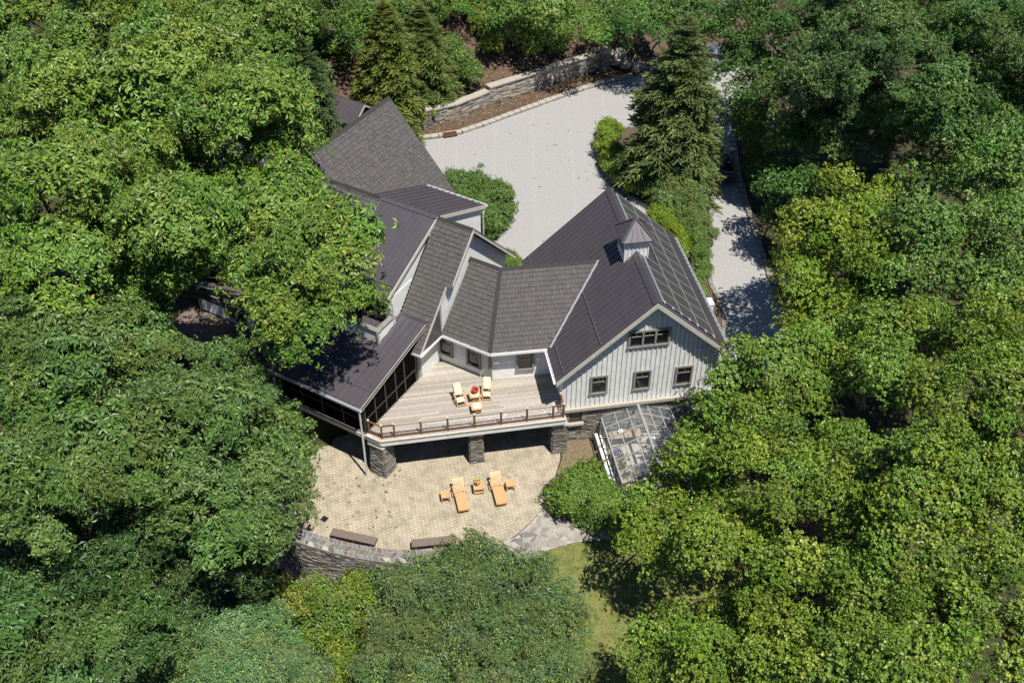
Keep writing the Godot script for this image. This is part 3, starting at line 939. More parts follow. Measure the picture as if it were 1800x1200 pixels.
	var cr := [Vector3(-0.89, 7.88, cz - 0.89), Vector3(0.89, 7.88, cz - 0.89), Vector3(0.89, 7.88, cz + 0.89), Vector3(-0.89, 7.88, cz + 0.89)]
	for i in 4:
		var a: Vector3 = cr[i]
		var b: Vector3 = cr[(i + 1) % 4]
		s = st()
		var out := (a + b) / 2 - ap
		out.y = 0
		fc(s, [a, b, ap], out + U)
		fc(s, [a - U * 0.06, b - U * 0.06, b, a], out)
		for q in [0.28, 0.5, 0.72]:
			var m := a.lerp(b, q)
			beam(s, m + U * 0.015, m.lerp(ap, 1.0 - absf(q - 0.5) * 2.0 - 0.03) + U * 0.015, 0.025, 0.04, U)
		put("roof_panel", s, M.metal_roof, cu)
		s = st()
		beam(s, a + U * 0.02, ap + U * 0.03, 0.14, 0.03, U)
		put("hip_cap", s, M.ridge_metal, cu)
	s = st()
	fc(s, [cr[0] - U * 0.06, cr[1] - U * 0.06, cr[2] - U * 0.06, cr[3] - U * 0.06], Vector3.DOWN)
	put("soffit", s, M.trim, cu)
	# solar panels on the right slope
	for r in 3:
		for c in 10:
			var z0 := 0.35 - c * 1.03
			if r == 0 and z0 < -3.1 and z0 > -5.2: continue
			var x0 := 0.34 + r * 1.045
			var x1 := x0 + 1.025
			var p := []
			for q in [[x0, z0], [x1, z0], [x1, z0 - 1.01], [x0, z0 - 1.01]]: p.append(Vector3(q[0], RY - q[0] * sl, q[1]) + nr * 0.11)
			var pn := part("solar_panel", g)
			s = st()
			prism(s, p, -nr * 0.035)
			put("cell_sheet", s, M.solar_cell, pn)
			s = st()
			for i in 4: beam(s, p[i], p[(i + 1) % 4], 0.03, 0.05, nr)
			put("panel_frame", s, M.aluminium, pn)
	s = st()
	for q in [0.3, 3.5]:
		var a := Vector3(q, RY - q * sl, 0.42) + nr * 0.07
		beam(s, a, a + Vector3(0, 0, -10.3), 0.05, 0.05, nr)
	for q in 7:
		var xx := 0.4 + q * 0.5
		box(s, Vector3(xx, RY - xx * sl, 0.42) + nr * 0.08, Vector3(0.07, 0.07, 0.12))
	put("panel_rail", s, M.aluminium, g)
	# wall flood light and bracket on the right corner
	s = st()
	box(s, Vector3(2.9, 3.1, 0.25), Vector3(0.16, 0.12, 0.16))
	put("eave_light", s, M.plastic_white, g)
	s = st()
	box(s, Vector3(-4.0, 2.55, 0.28), Vector3(0.12, 0.12, 0.14))
	put("eave_light", s, M.copper, g)

# ---------- deck ----------
func spans_of(poly: PackedVector2Array, z: float) -> Array:
	var xs := []
	for i in poly.size():
		var a := poly[i]
		var b := poly[(i + 1) % poly.size()]
		if (a.y <= z) != (b.y <= z): xs.append(a.x + (b.x - a.x) * (z - a.y) / (b.y - a.y))
	xs.sort()
	var out := []
	for i in range(0, xs.size() - 1, 2): out.append([xs[i], xs[i + 1]])
	return out
func build_deck() -> void:
	var g := thing("deck", "grey plank deck with brown cable railing above the paver patio", "deck", GARAGE_AT, GARAGE_TURN)
	var back := Transform3D(Basis(Vector3.UP, deg_to_rad(GARAGE_TURN)), GARAGE_AT).affine_inverse()
	var B := Basis(Vector3.UP, deg_to_rad(HOUSE_TURN))
	var U := Vector3.UP
	var w1 := B * Vector3(0.6, 0, 3.42)
	var edge := [Vector3(-14.9, 0, 1.2), Vector3(-4.72, 0, 1.2), Vector3(-4.72, 0, -2.9), back * w1, back * (B * Vector3(-3.03, 0, 3.42)), back * (B * Vector3(-3.03, 0, 5.5)), back * (B * Vector3(-2.92, 0, 5.5)), back * (B * Vector3(-2.92, 0, 10.45))]
	var poly := flat_of(edge)
	var z := 1.2 - 0.075
	while z > -4.5:
		for sp in spans_of(poly, z):
			var x: float = sp[0]
			while x < sp[1] - 0.05:
				var l := rf(2.4, 4.9)
				if sp[1] - x - l < 0.8: l = sp[1] - x
				var k := rf(0.78, 1.18)
				var s := st()
				box(s, Vector3.ZERO, Vector3(l - 0.006, 0.035, 0.142), Basis.IDENTITY, Color(0.46 * k, 0.42 * k, 0.365 * k * rf(0.95, 1.05)))
				var o := put("plank", s, M.plank, g)
				o.position = Vector3(x + l / 2, -0.018 + rf(-0.003, 0.003), z)
				x += l
		z -= 0.15
	var s := st()
	var low := []
	for v in edge: low.append(v + Vector3(0, -0.04, 0))
	sheet(s, low)
	low = []
	for v in edge: low.append(v + Vector3(0, -0.3, 0))
	sheet(s, low)
	put("joist_deck", s, M.screen_frame, g)
	# rim: edge board and fascia along the open sides
	var P := [Vector3(-15.55, 0, 0.62), Vector3(-14.85, 0, 1.2), Vector3(-4.7, 0, 1.2)]
	for i in 2:
		s = st()
		beam(s, P[i] - U * 0.03, P[i + 1] - U * 0.03, 0.22, 0.05)
		put("edge_board", s, M.trim, g)
		s = st()
		beam(s, P[i] - U * 0.25, P[i + 1] - U * 0.25, 0.1, 0.36)
		put("fascia", s, M.siding, g)
	s = st()
	beam(s, Vector3(-14.6, -0.52, 0.75), Vector3(-4.75, -0.52, 0.75), 0.2, 0.3)
	put("support_beam", s, M.window_trim, g)
	for xx in [-12.5, -9.8, -7.1]:
		s = st()
		beam(s, Vector3(xx, -0.4, 0.8), Vector3(xx, -0.4, -2.5), 0.12, 0.18)
		put("joist", s, M.screen_frame, g)
	# railing
	var posts := [Vector3(-15.4, 0, 0.55), Vector3(-14.75, 0, 1.06), Vector3(-14.08, 0, 1.06), Vector3(-12.64, 0, 1.06), Vector3(-11.19, 0, 1.06), Vector3(-9.74, 0, 1.06), Vector3(-8.28, 0, 1.06), Vector3(-6.85, 0, 1.06), Vector3(-5.4, 0, 1.06), Vector3(-4.82, 0, 1.06), Vector3(-4.82, 0, 0.22)]
	for p in posts:
		var ps := part("rail_post", g)
		s = st()
		box(s, p + U * 0.48, Vector3(0.1, 0.98, 0.1))
		put("post", s, M.rail_wood, ps)
		s = st()
		prism(s, [p + Vector3(-0.06, 0.97, -0.06), p + Vector3(0.06, 0.97, -0.06), p + Vector3(0.06, 0.97, 0.06), p + Vector3(-0.06, 0.97, 0.06)], U * 0.03)
		put("post_cap", s, M.trim, ps)
	for i in posts.size() - 1:
		var a: Vector3 = posts[i]
		var b: Vector3 = posts[i + 1]
		s = st()
		beam(s, a + U * 0.9, b + U * 0.9, 0.09, 0.045, Vector3.UP, Color(0.42, 0.385, 0.335))
		put("top_rail", s, M.plank if i > 1 and i < 8 else M.rail_wood, g)
		s = st()
		beam(s, a + U * 0.12, b + U * 0.12, 0.06, 0.06)
		put("bottom_rail", s, M.rail_wood, g)
		for k in 6:
			s = st()
			tube(s, a + U * (0.24 + k * 0.115), b + U * (0.24 + k * 0.115), 0.007, 0.007, 5, Color.WHITE, false)
			put("cable", s, M.cable, g)
	# stone piers
	var hb := back.basis * B
	stone_pier(g, back * (B * Vector3(-2.35, 0, 10.1)), hb, 1.0, 0.8, 1.0, 0.8, -2.92, -0.72)
	stone_pier(g, Vector3(-9.65, 0, 0.62), Basis.IDENTITY, 0.78, 0.62, 0.78, 0.62, -2.92, -0.78)
	stone_pier(g, Vector3(-4.98, 0, 0.62), Basis.IDENTITY, 0.8, 0.7, 0.8, 0.7, -2.92, -0.78)

# ---------- furniture ----------
func slat(s: SurfaceTool, a: Vector3, b: Vector3, w: float, t := 0.022) -> void: beam(s, a, b, w, t)
func make_lounger() -> Node3D:
	var t := thing("sun_lounger", "teak slatted sun lounger beside the stool nearest the middle pier", "sun lounger", Vector3.ZERO, 0.0, "teak sun loungers on the patio")
	# foot at +z, head at -z
	var s := st()
	for k in [-1, 1]:
		s = st()
		beam(s, Vector3(k * 0.3, 0.3, -0.95), Vector3(k * 0.3, 0.3, 1.0), 0.04, 0.08)
		put("side_rail", s, M.teak, t)
		for zz in [-0.8, 0.88]:
			s = st()
			box(s, Vector3(k * 0.3, 0.135, zz), Vector3(0.06, 0.27, 0.07))
			put("leg", s, M.teak, t)
	for i in 20:
		s = st()
		slat(s, Vector3(-0.32, 0.355, 1.0 - i * 0.067), Vector3(0.32, 0.355, 1.0 - i * 0.067), 0.056)
		put("slat", s, M.teak, t)
	var br := part("backrest", t)
	var p0 := Vector3(0, 0.36, -0.34)
	var d := Vector3(0, 0.5, -0.86).normalized()
	for i in 8:
		var c := p0 + d * (0.05 + i * 0.082)
		s = st()
		box(s, c, Vector3(0.62, 0.022, 0.055), Basis(Vector3.RIGHT, d.cross(Vector3.LEFT).normalized(), -d))
		put("slat", s, M.teak, br)
	s = st()
	box(s, p0 + d * 0.76, Vector3(0.64, 0.03, 0.17), Basis(Vector3.RIGHT, d.cross(Vector3.LEFT).normalized(), -d))
	for k in [-1, 1]: beam(s, p0 + Vector3(k * 0.28, -0.02, 0), p0 + Vector3(k * 0.28, -0.02, 0) + d * 0.8, 0.035, 0.04)
	put("head_board", s, M.teak, br)
	for k in [-1, 1]:
		s = st()
		beam(s, Vector3(k * 0.37, 0.56, -0.15), Vector3(k * 0.37, 0.56, -0.72), 0.055, 0.03)
		beam(s, Vector3(k * 0.35, 0.3, -0.18), Vector3(k * 0.35, 0.55, -0.18), 0.04, 0.05, Vector3.BACK)
		beam(s, Vector3(k * 0.35, 0.3, -0.68), Vector3(k * 0.35, 0.55, -0.68), 0.04, 0.05, Vector3.BACK)
		put("arm_rest", s, M.teak, t)
	s = st()
	beam(s, Vector3(-0.28, 0.3, 1.02), Vector3(0.28, 0.3, 1.02), 0.03, 0.09)
	put("end_rail", s, M.teak, t)
	return t
func make_stool(w: float, dp: float, h: float, shelf: bool, called: String, label: String, group := "") -> Node3D:
	var t := thing(called, label, "stool" if not shelf else "side table", Vector3.ZERO, 0.0, group)
	var s := st()
	for k in [-1, 1]:
		s = st()
		beam(s, Vector3(k * (w / 2 - 0.035), h, -dp / 2), Vector3(k * (w / 2 - 0.035), h, dp / 2), 0.07, 0.045)
		put("top_rail", s, M.teak, t)
		for q in [-1, 1]:
			s = st()
			box(s, Vector3(k * (w / 2 - 0.04), h / 2 - 0.011, q * (dp / 2 - 0.04)), Vector3(0.055, h - 0.024, 0.055))
			put("leg", s, M.teak, t)
	for i in 6:
		s = st()
		var z := -dp / 2 + dp * (i + 0.5) / 6
		slat(s, Vector3(-w / 2 + 0.072, h - 0.02, z), Vector3(w / 2 - 0.072, h - 0.02, z), dp / 6 - 0.012)
		put("slat", s, M.teak, t)
	s = st()
	beam(s, Vector3(-w / 2 + 0.07, h - 0.07, dp / 2 - 0.03), Vector3(w / 2 - 0.07, h - 0.07, dp / 2 - 0.03), 0.03, 0.06)
	beam(s, Vector3(-w / 2 + 0.07, h - 0.07, -dp / 2 + 0.03), Vector3(w / 2 - 0.07, h - 0.07, -dp / 2 + 0.03), 0.03, 0.06)
	put("apron", s, M.teak, t)
	if shelf:
		s = st()
		for i in 5: slat(s, Vector3(-w / 2 + 0.07, 0.12, -dp / 2 + dp * (i + 0.5) / 5), Vector3(w / 2 - 0.07, 0.12, -dp / 2 + dp * (i + 0.5) / 5), dp / 5 - 0.02)
		put("shelf", s, M.teak, t)
	return t
func cushion(s: SurfaceTool, c: Vector3, z: Vector3, b := Basis.IDENTITY) -> void:
	# a padded slab with rounded rims
	var r := z.y * 0.42
	var lay := [[-0.5, r], [-0.2, 0.0], [0.2, 0.0], [0.5, r]]
	var rings := []
	for l in lay:
		var w: float = z.x / 2 - l[1]
		var d: float = z.z / 2 - l[1]
		var q := 0.06
		var ring := []
		for v in [[-w + q, -d], [w - q, -d], [w, -d + q], [w, d - q], [w - q, d], [-w + q, d], [-w, d - q], [-w, -d + q]]: ring.append(c + b * Vector3(v[0], l[0] * z.y, v[1]))
		rings.append(ring)
	for k in 3:
		for i in 8:
			var j := (i + 1) % 8
			var m: Vector3 = (rings[k][i] + rings[k + 1][j]) / 2 - c
			fc(s, [rings[k][i], rings[k][j], rings[k + 1][j], rings[k + 1][i]], m)
	fc(s, rings[3], b.y)
	fc(s, rings[0], -b.y)
func make_chair(label: String) -> Node3D:
	var t := thing("lounge_chair", label, "chair", Vector3.ZERO, 0.0, "cushioned teak chairs on the deck")
	# faces +z
	var s := st()
	var tilt := Basis(Vector3.RIGHT, deg_to_rad(-32.0))
	for k in [-1, 1]:
		s = st()
		beam(s, Vector3(k * 0.3, 0.0, 0.42), Vector3(k * 0.3, 0.58, 0.24), 0.045, 0.05, Vector3.BACK)
		put("leg", s, M.teak, t)
		s = st()
		beam(s, Vector3(k * 0.3, 0.0, -0.52), Vector3(k * 0.3, 0.6, -0.1), 0.045, 0.05, Vector3.BACK)
		put("leg", s, M.teak, t)
		s = st()
		beam(s, Vector3(k * 0.31, 0.6, -0.36), Vector3(k * 0.31, 0.62, 0.34), 0.07, 0.035)
		put("arm_rest", s, M.teak, t)
		s = st()
		beam(s, Vector3(k * 0.25, 0.3, -0.25), Vector3(k * 0.25, 0.4, 0.4), 0.04, 0.05)
		beam(s, Vector3(k * 0.25, 0.32, -0.2), Vector3(k * 0.25, 0.32, -0.2) + tilt.y * 0.95, 0.04, 0.05, Vector3.BACK)
		put("side_rail", s, M.teak, t)
	s = st()
	beam(s, Vector3(-0.3, 0.12, 0.4), Vector3(0.3, 0.12, 0.4), 0.05, 0.05)
	beam(s, Vector3(-0.3, 0.1, -0.46), Vector3(0.3, 0.1, -0.46), 0.05, 0.05)
	put("stretcher", s, M.teak, t)
	s = st()
	cushion(s, Vector3(0, 0.41, 0.16), Vector3(0.52, 0.1, 0.52), Basis(Vector3.RIGHT, deg_to_rad(-8.0)))
	put("seat_cushion", s, M.cushion, t)
	s = st()
	cushion(s, Vector3(0, 0.42, -0.2) + tilt.y * 0.5 + tilt.z * 0.06, Vector3(0.52, 0.09, 0.8), tilt * Basis(Vector3.RIGHT, deg_to_rad(90.0)))
	put("back_cushion", s, M.cushion, t)
	return t
func make_deck_table(called: String, label: String, category: String) -> Node3D:
	var t := thing(called, label, category)
	var s := st()
	for k in [-1, 1]:
		s = st()
		beam(s, Vector3(k * 0.27, 0.43, -0.3), Vector3(k * 0.27, 0.43, 0.3), 0.08, 0.05)
		put("frame_rail", s, M.teak, t)
		s = st()
		beam(s, Vector3(-0.228, 0.43, k * 0.265), Vector3(0.228, 0.43, k * 0.265), 0.07, 0.05)
		put("frame_rail", s, M.teak, t)
		s = st()
		beam(s, Vector3(-0.26, 0.0, k * 0.22), Vector3(0.24, 0.4, k * 0.22), 0.03, 0.05)
		put("leg", s, M.teak, t)
		s = st()
		beam(s, Vector3(0.26, 0.0, k * 0.19), Vector3(-0.24, 0.4, k * 0.19), 0.03, 0.05)
		put("leg", s, M.teak, t)
	s = st()
	cushion(s, Vector3(0, 0.46, 0), Vector3(0.46, 0.05, 0.45))
	put("pad", s, M.cushion, t)
	return t
func flower_pot(called: String, label: String, where: Vector3, r: float, h: float, petals: Array, n: int, spread: float) -> void:
	var t := thing(called, label, "potted plant", where)
	var s := st()
	lathe(s, Vector3.ZERO, [[0.0, 0.0], [r * 0.7, 0.0], [r, h * 0.85], [r * 1.1, h * 0.87], [r * 1.1, h], [r * 0.9, h], [r * 0.85, h * 0.9], [0.0, h * 0.9]], 14)
	put("pot", s, M.terracotta, t)
	s = st()
	for i in n * 3:
		var d := Vector3(rf(-1, 1), rf(-0.1, 1), rf(-1, 1)).normalized()
		var c := Vector3(0, h, 0) + d * spread * rf(0.5, 0.95)
		var a := d.cross(Vector3(rf(-1, 1), rf(-1, 1), rf(-1, 1))).normalized()
		var k := rf(0.7, 1.3)
		fc(s, [c - a * 0.03, c + d * 0.03, c + a * 0.03, c - d * 0.045], d + Vector3.UP * 0.3, Color(0.06 * k, 0.13 * k, 0.03 * k))
	put("leaves", s, M.leaf, t)
	for q in petals.size():
		s = st()
		for i in n / petals.size():
			var d := Vector3(rf(-1, 1), rf(0.25, 1), rf(-1, 1)).normalized()
			var c := Vector3(0, h, 0) + d * spread * rf(0.85, 1.15)
			var a := d.cross(Vector3.RIGHT).normalized()
			var b := d.cross(a)
			var rr := rf(0.02, 0.04)
			var ring := []
			for k in 6: ring.append(c + a * cos(TAU * k / 6) * rr + b * sin(TAU * k / 6) * rr)
			for k in 6: fc(s, [ring[k], ring[(k + 1) % 6], c + d * rr * 0.7], d)
		put("blossom", s, petals[q], t)
func build_furniture() -> void:
	var by := -2.872
	var l := make_lounger()
	var a := at(803, 847, -2.5)
	var b := at(814, 893, -2.55)
	var dir := Vector3(b.x - a.x, 0, b.z - a.z).normalized()
	var turn := rad_to_deg(atan2(dir.x, dir.z))
	var mid := at(810, 872, -2.55)
	l.position = Vector3(mid.x, by, mid.z)
	l.rotation_degrees.y = turn
	l.scale = Vector3.ONE * 0.93
	mid = at(876, 861, -2.55)
	again(l, Vector3(mid.x, by, mid.z), turn, "teak slatted sun lounger beside the stool nearest the round patio bush")
	var q := make_stool(0.5, 0.5, 0.42, false, "stool", "small teak stool left of a sun lounger, nearest the curved wall benches", "teak stools on the patio")
	var p := at(783, 869, -2.5)
	q.position = Vector3(p.x, by, p.z)
	q.rotation_degrees.y = 8
	p = at(897, 849, -2.5)
	again(q, Vector3(p.x, by, p.z), 8, "small teak stool beside a sun lounger, nearest the round patio bush")
	q = make_stool(0.58, 0.58, 0.45, true, "side_table", "teak side table with a lower shelf standing between the sun loungers")
	p = at(841, 853, -2.45)
	q.position = Vector3(p.x, by, p.z)
	q.rotation_degrees.y = 8
	p = at(839, 851, -2.42)
	flower_pot("flower_pot", "pot of yellow and pink flowers on the side table between loungers", Vector3(p.x, by + 0.436, p.z), 0.12, 0.18, [M.yellow_petal, M.yellow_petal, M.pink_petal], 60, 0.2)
	# deck seats
	p = at(808, 698, 0.4)
	var c := make_chair("cushioned teak chair on the deck, turned slightly beside the porch side of the table")
	c.position = Vector3(p.x, 0, p.z)
	c.rotation_degrees.y = 20
	c.scale = Vector3.ONE * 0.84
	p = at(856, 688, 0.4)
	again(c, Vector3(p.x, 0, p.z), 1, "cushioned teak chair on the deck, on the garage side of the table")
	p = at(834, 692, 0.45)
	var t := make_deck_table("deck_table", "low teak table with cream pad under the red flowers", "table")
	t.position = Vector3(p.x, 0, p.z)
	t.rotation_degrees.y = 12
	p = at(838, 713, 0.45)
	t = make_deck_table("footstool", "teak footstool with crossed legs and bare cream cushion on the deck", "footstool")
	t.position = Vector3(p.x, 0, p.z)
	t.rotation_degrees.y = 10
	p = at(835, 690, 0.48)
	flower_pot("geranium_pot", "pot of bright red flowers on the low deck table", Vector3(p.x, 0.487, p.z), 0.13, 0.16, [M.red_petal], 70, 0.24)

# ---------- patio ----------
var rim := []   # inner line of the curved wall, from west to east
func arc(i: float) -> Vector3:
	var k := clampi(int(i), 0, rim.size() - 2)
	var f := i - k
	var p0: Vector3 = rim[maxi(k - 1, 0)]
	var p3: Vector3 = rim[mini(k + 2, rim.size() - 1)]
	return rim[k].cubic_interpolate(rim[k + 1], p0, p3, f)
func build_patio() -> void:
	for q in [[430, 850], [478, 898], [525, 928], [583, 947], [640, 960], [700, 967], [760, 966], [815, 961], [862, 957]]:
		var v := at(q[0], q[1], -2.45)
		v.y = 0
		rim.append(v)
	var Y := -2.9
	var edge := []
	for i in 49: edge.append(arc(i * (rim.size() - 1) / 48.0))
	for q in [[905, 942], [935, 915], [955, 893], [962, 880], [975, 840], [985, 806]]:
		var v := at(q[0], q[1], Y)
		edge.append(Vector3(v.x, 0, v.z))
	edge.append(Vector3(2.75, 0, 3.0))
	edge.append(Vector3(-4, 0, 1.5))
	edge.append(Vector3(-14, 0, -2.0))
	var flat := flat_of(edge)
	var base := []
	for v in edge: base.append(Vector3(v.x, Y - 0.03, v.z))
	var s := st()
	sheet(s, base)
	var patio := put("patio", s, M.paver_joint)
	setting(patio)
	# pavers in running bond along the house
	var B := Basis(Vector3.UP, deg_to_rad(HOUSE_TURN))
	var pv := st()
	var tone := FastNoiseLite.new()
	tone.seed = 5
	tone.frequency = 0.28
	var row := 0
	var z := 1.0
	while z < 19.0:
		var x := -12.0 + (0.14 if row % 2 else 0.0)
		while x < 9.0:
			var c := B * Vector3(x, 0, z)
			var hx := B.x * 0.129
			var hz := B.z * 0.072
			var quad := flat_of([c - hx - hz, c + hx - hz, c + hx + hz, c - hx + hz])
			var hits := 0
			for v in quad:
				if Geometry2D.is_point_in_polygon(v, flat): hits += 1
			if hits > 0 and c.z > 4.2:
				var k := rf(0.94, 1.05) * (1.0 + 0.14 * tone.get_noise_2d(c.x, c.z))
				var col := Color(0.475 * k, 0.415 * k, 0.31 * k)
				if rng.randf() < 0.015: col = col * 0.75
				var y := Y + rf(-0.003, 0.003)
				for piece in ([quad] if hits == 4 else Geometry2D.intersect_polygons(quad, flat)):
					var top := []
					for v in piece: top.append(Vector3(v.x, y, v.y))
					fc(pv, top, Vector3.UP, col)
					for e in top.size():
						var f := (e + 1) % top.size()
						fc(pv, [top[e], top[f], top[f] - Vector3.UP * 0.03, top[e] - Vector3.UP * 0.03], (top[e] + top[f]) / 2 - Vector3(c.x, y, c.z), col)
			x += 0.28
		row += 1
		z += 0.16
	stuff(put("pavers", pv, M.paver, patio))
	# curved retaining wall
	var wall := thing("curved_stone_wall", "curved dark ledge-stone retaining wall round the paver patio", "stone wall")
	var top := -2.45
	var wide := 0.72
	var core := st()
	var fa := st()
	var n := 56
	var pts := []
	for i in n + 1:
		var t := i * (rim.size() - 1.0) / n
		var p := arc(t)
		var d := (arc(minf(t + 0.05, rim.size() - 1.001)) - arc(maxf(t - 0.05, 0.0))).normalized()
		var o := Vector3(-d.z, 0, d.x)
		if o.z < 0 and o.x > -0.5: o = -o
		pts.append([p, o])
	for i in n:
		var a: Array = pts[i]
		var b: Array = pts[i + 1]
		var up := Vector3.UP
		var q := [a[0] + up * (top - 0.06), b[0] + up * (top - 0.06), b[0] + b[1] * wide + up * (top - 0.06), a[0] + a[1] * wide + up * (top - 0.06)]
		fc(core, [a[0] + up * (top - 0.07), b[0] + up * (top - 0.07), b[0] + up * (Y - 0.1), a[0] + up * (Y - 0.1)], -a[1])
		var bo := -6.4
		fc(core, [a[0] + a[1] * wide + up * (top - 0.07), b[0] + b[1] * wide + up * (top - 0.07), b[0] + b[1] * (wide + 0.25) + up * bo, a[0] + a[1] * (wide + 0.25) + up * bo], a[1])
		fc(core, q, up)
		if i > 4: stones(fa, a[0] + a[1] * (wide + 0.2) + up * -5.6, b[0] + b[1] * (wide + 0.2) + up * -5.6, a[0] + a[1] * wide + up * (top - 0.08), b[0] + b[1] * wide + up * (top - 0.08), (a[1] + b[1]).normalized(), 0.05, 0.12, 0.2, 0.6, 1.25)
	put("core", core, M.paver_joint, wall)
	stuff(put("ledge_stones", fa, M.stone, wall))
	# flagstone coping set in pale mortar
	var mo := st()
	for i in n:
		var a: Array = pts[i]
		var b: Array = pts[i + 1]
		prism(mo, [a[0] - a[1] * 0.05 + Vector3.UP * (top - 0.05), b[0] - b[1] * 0.05 + Vector3.UP * (top - 0.05), b[0] + b[1] * (wide + 0.06) + Vector3.UP * (top - 0.05), a[0] + a[1] * (wide + 0.06) + Vector3.UP * (top - 0.05)], Vector3.UP * 0.045)
	put("mortar_bed", mo, M.mortar, wall)
	# stones of the coping: a jittered net along the wall, two or three across
	var net := {}
	var cols := 52
	for i in cols + 1:
		for k in 4:
			var tt := clampf((i + (0.5 if k % 2 else 0.0) + rf(-0.32, 0.32)) * (rim.size() - 1.4) / cols + 0.25, 0.1, rim.size() - 1.05)
			var p := arc(tt)
			var d := (arc(tt + 0.04) - arc(tt - 0.04)).normalized()
			var o := Vector3(-d.z, 0, d.x)
			if o.z < 0 and o.x > -0.5: o = -o
			var ww: float = [-0.04, 0.2, 0.48, wide + 0.06][k] + (rf(-0.08, 0.08) if k in [1, 2] else 0.0)
			net[Vector2i(i, k)] = p + o * ww + Vector3.UP * (top - 0.004)
	for i in cols:
		for k in 3:
			if k == 2 and i % 3 == 0 and rng.randf() < 0.5: continue
			var q := [net[Vector2i(i, k)], net[Vector2i(i + 1, k)], net[Vector2i(i + 1, k + 1)], net[Vector2i(i, k + 1)]]
			var m: Vector3 = (q[0] + q[1] + q[2] + q[3]) / 4
			for e in 4: q[e] = q[e].lerp(m, 0.12)
			var sh := rf(0.6, 1.35)
			var warm := rf(-0.02, 0.035)
			s = st()
			prism(s, q, Vector3.UP * rf(0.012, 0.028), Color((0.2 + warm) * sh, 0.19 * sh, (0.185 - warm) * sh))
			put("coping_stone", s, M.flag, wall)
	# two plank benches on the inner side
	for bn in [[[583, 935], [660, 952], "weathered plank bench along the curved wall, nearest the drain grate"], [[724, 956], [800, 948], "weathered plank bench along the curved wall, below the sun loungers"]]:
		var a := at(bn[0][0], bn[0][1], -2.47)
		var b := at(bn[1][0], bn[1][1], -2.47)
		var dd := b - a
		var be := thing("plank_bench", bn[2], "bench", Vector3((a.x + b.x) / 2, -2.9, (a.z + b.z) / 2), rad_to_deg(atan2(-dd.z, dd.x)), "benches at the curved wall")
		var L := dd.length()
		for i in 4:
			s = st()
			box(s, Vector3(0, 0.43, -0.22 + i * 0.125), Vector3(L, 0.05, 0.115))
			put("seat_plank", s, M.bench_wood, be)
		for k in [-0.42, 0.0, 0.42]:
			s = st()
			box(s, Vector3(k * L, 0.2, -0.03), Vector3(0.1, 0.4, 0.4))
			put("leg", s, M.bench_wood, be)
		s = st()
		box(s, Vector3(L / 2 + 0.015, 0.4, -0.03), Vector3(0.025, 0.12, 0.5))
		box(s, Vector3(-L / 2 - 0.015, 0.4, -0.03), Vector3(0.025, 0.12, 0.5))
		put("end_board", s, M.rail_wood, be)
	# drain grate
	var dp := at(570, 912, -2.9)
	var dr := thing("drain_grate", "small square dark drain grate in the patio pavers", "drain", Vector3(dp.x, -2.892, dp.z), HOUSE_TURN)
	s = st()
	box(s, Vector3.ZERO, Vector3(0.34, 0.012, 0.34))
	put("plate", s, M.iron, dr)
	s = st()
	for i in 7: box(s, Vector3(-0.14 + i * 0.047, 0.012, 0), Vector3(0.02, 0.014, 0.3))
	put("bar", s, M.iron, dr)
	# flagstone path towards the lawn
	var pe := []
	for q in [[862, 960], [905, 945], [935, 917], [955, 895], [966, 880], [985, 905], [1010, 920], [1060, 925], [1105, 935], [1105, 950], [1060, 948], [1010, 953], [968, 965], [930, 985], [880, 985]]: pe.append(at(q[0], q[1], -2.92) + Vector3.UP * 0.012)
	s = st()
	sheet(s, pe)
	var path := put("flagstone_path", s, M.mortar)
	setting(path)
	var pf := flat_of(pe)
	var cell := 0.33
	var jit := {}
	var o0 := at(850, 1000, -2.92)
	for iy in 22:
		for ix in 34: jit[Vector2i(ix, iy)] = Vector3(o0.x + (ix + rf(-0.3, 0.3) + 0.5 * (iy % 2)) * cell, -2.9, o0.z - 5.0 + (iy + rf(-0.3, 0.3)) * cell)
	for iy in 21:
		for ix in 33:
			var q := [jit[Vector2i(ix, iy)], jit[Vector2i(ix + 1, iy)], jit[Vector2i(ix + 1, iy + 1)], jit[Vector2i(ix, iy + 1)]]
			var m: Vector3 = (q[0] + q[1] + q[2] + q[3]) / 4
			if not inside(m, pf): continue
			var ok := true
			var p2 := []
			for v in q:
				var w: Vector3 = v.lerp(m, 0.12)
				if not inside(w, pf): w = w.lerp(m, 0.45)
				p2.append(w)
			var k := rf(0.75, 1.2)
			var col := Color(0.37 * k, 0.345 * k, 0.3 * k)
			if m.x < 1.2 and rng.randf() < 0.4: col = Color(0.17 * k, 0.165 * k, 0.165 * k)
			s = st()
			prism(s, p2, Vector3.UP * rf(0.015, 0.024), col)
			put("flagstone", s, M.flag, path)
	# soil bed by the garage wall
	s = st()
	var so := []
	for q in [[988, 806], [986, 775], [1010, 760], [1050, 752], [1110, 800], [1120, 880], [1075, 935], [1000, 925], [962, 880]]: so.append(at(q[0], q[1], -2.93))
	sheet(s, so)
	setting(put("soil_bed", s, M.soil))
	var tp := at(993, 791, -2.9)
	var tb := thing("teal_ball", "tiny teal ball lying on bare soil by the stone wall", "ball", tp)
	s = st()
	lathe(s, Vector3.UP * 0.08, [[0.0, -0.08], [0.06, -0.055], [0.08, 0.0], [0.06, 0.055], [0.0, 0.08]], 10)
	put("shell", s, M.teal, tb)

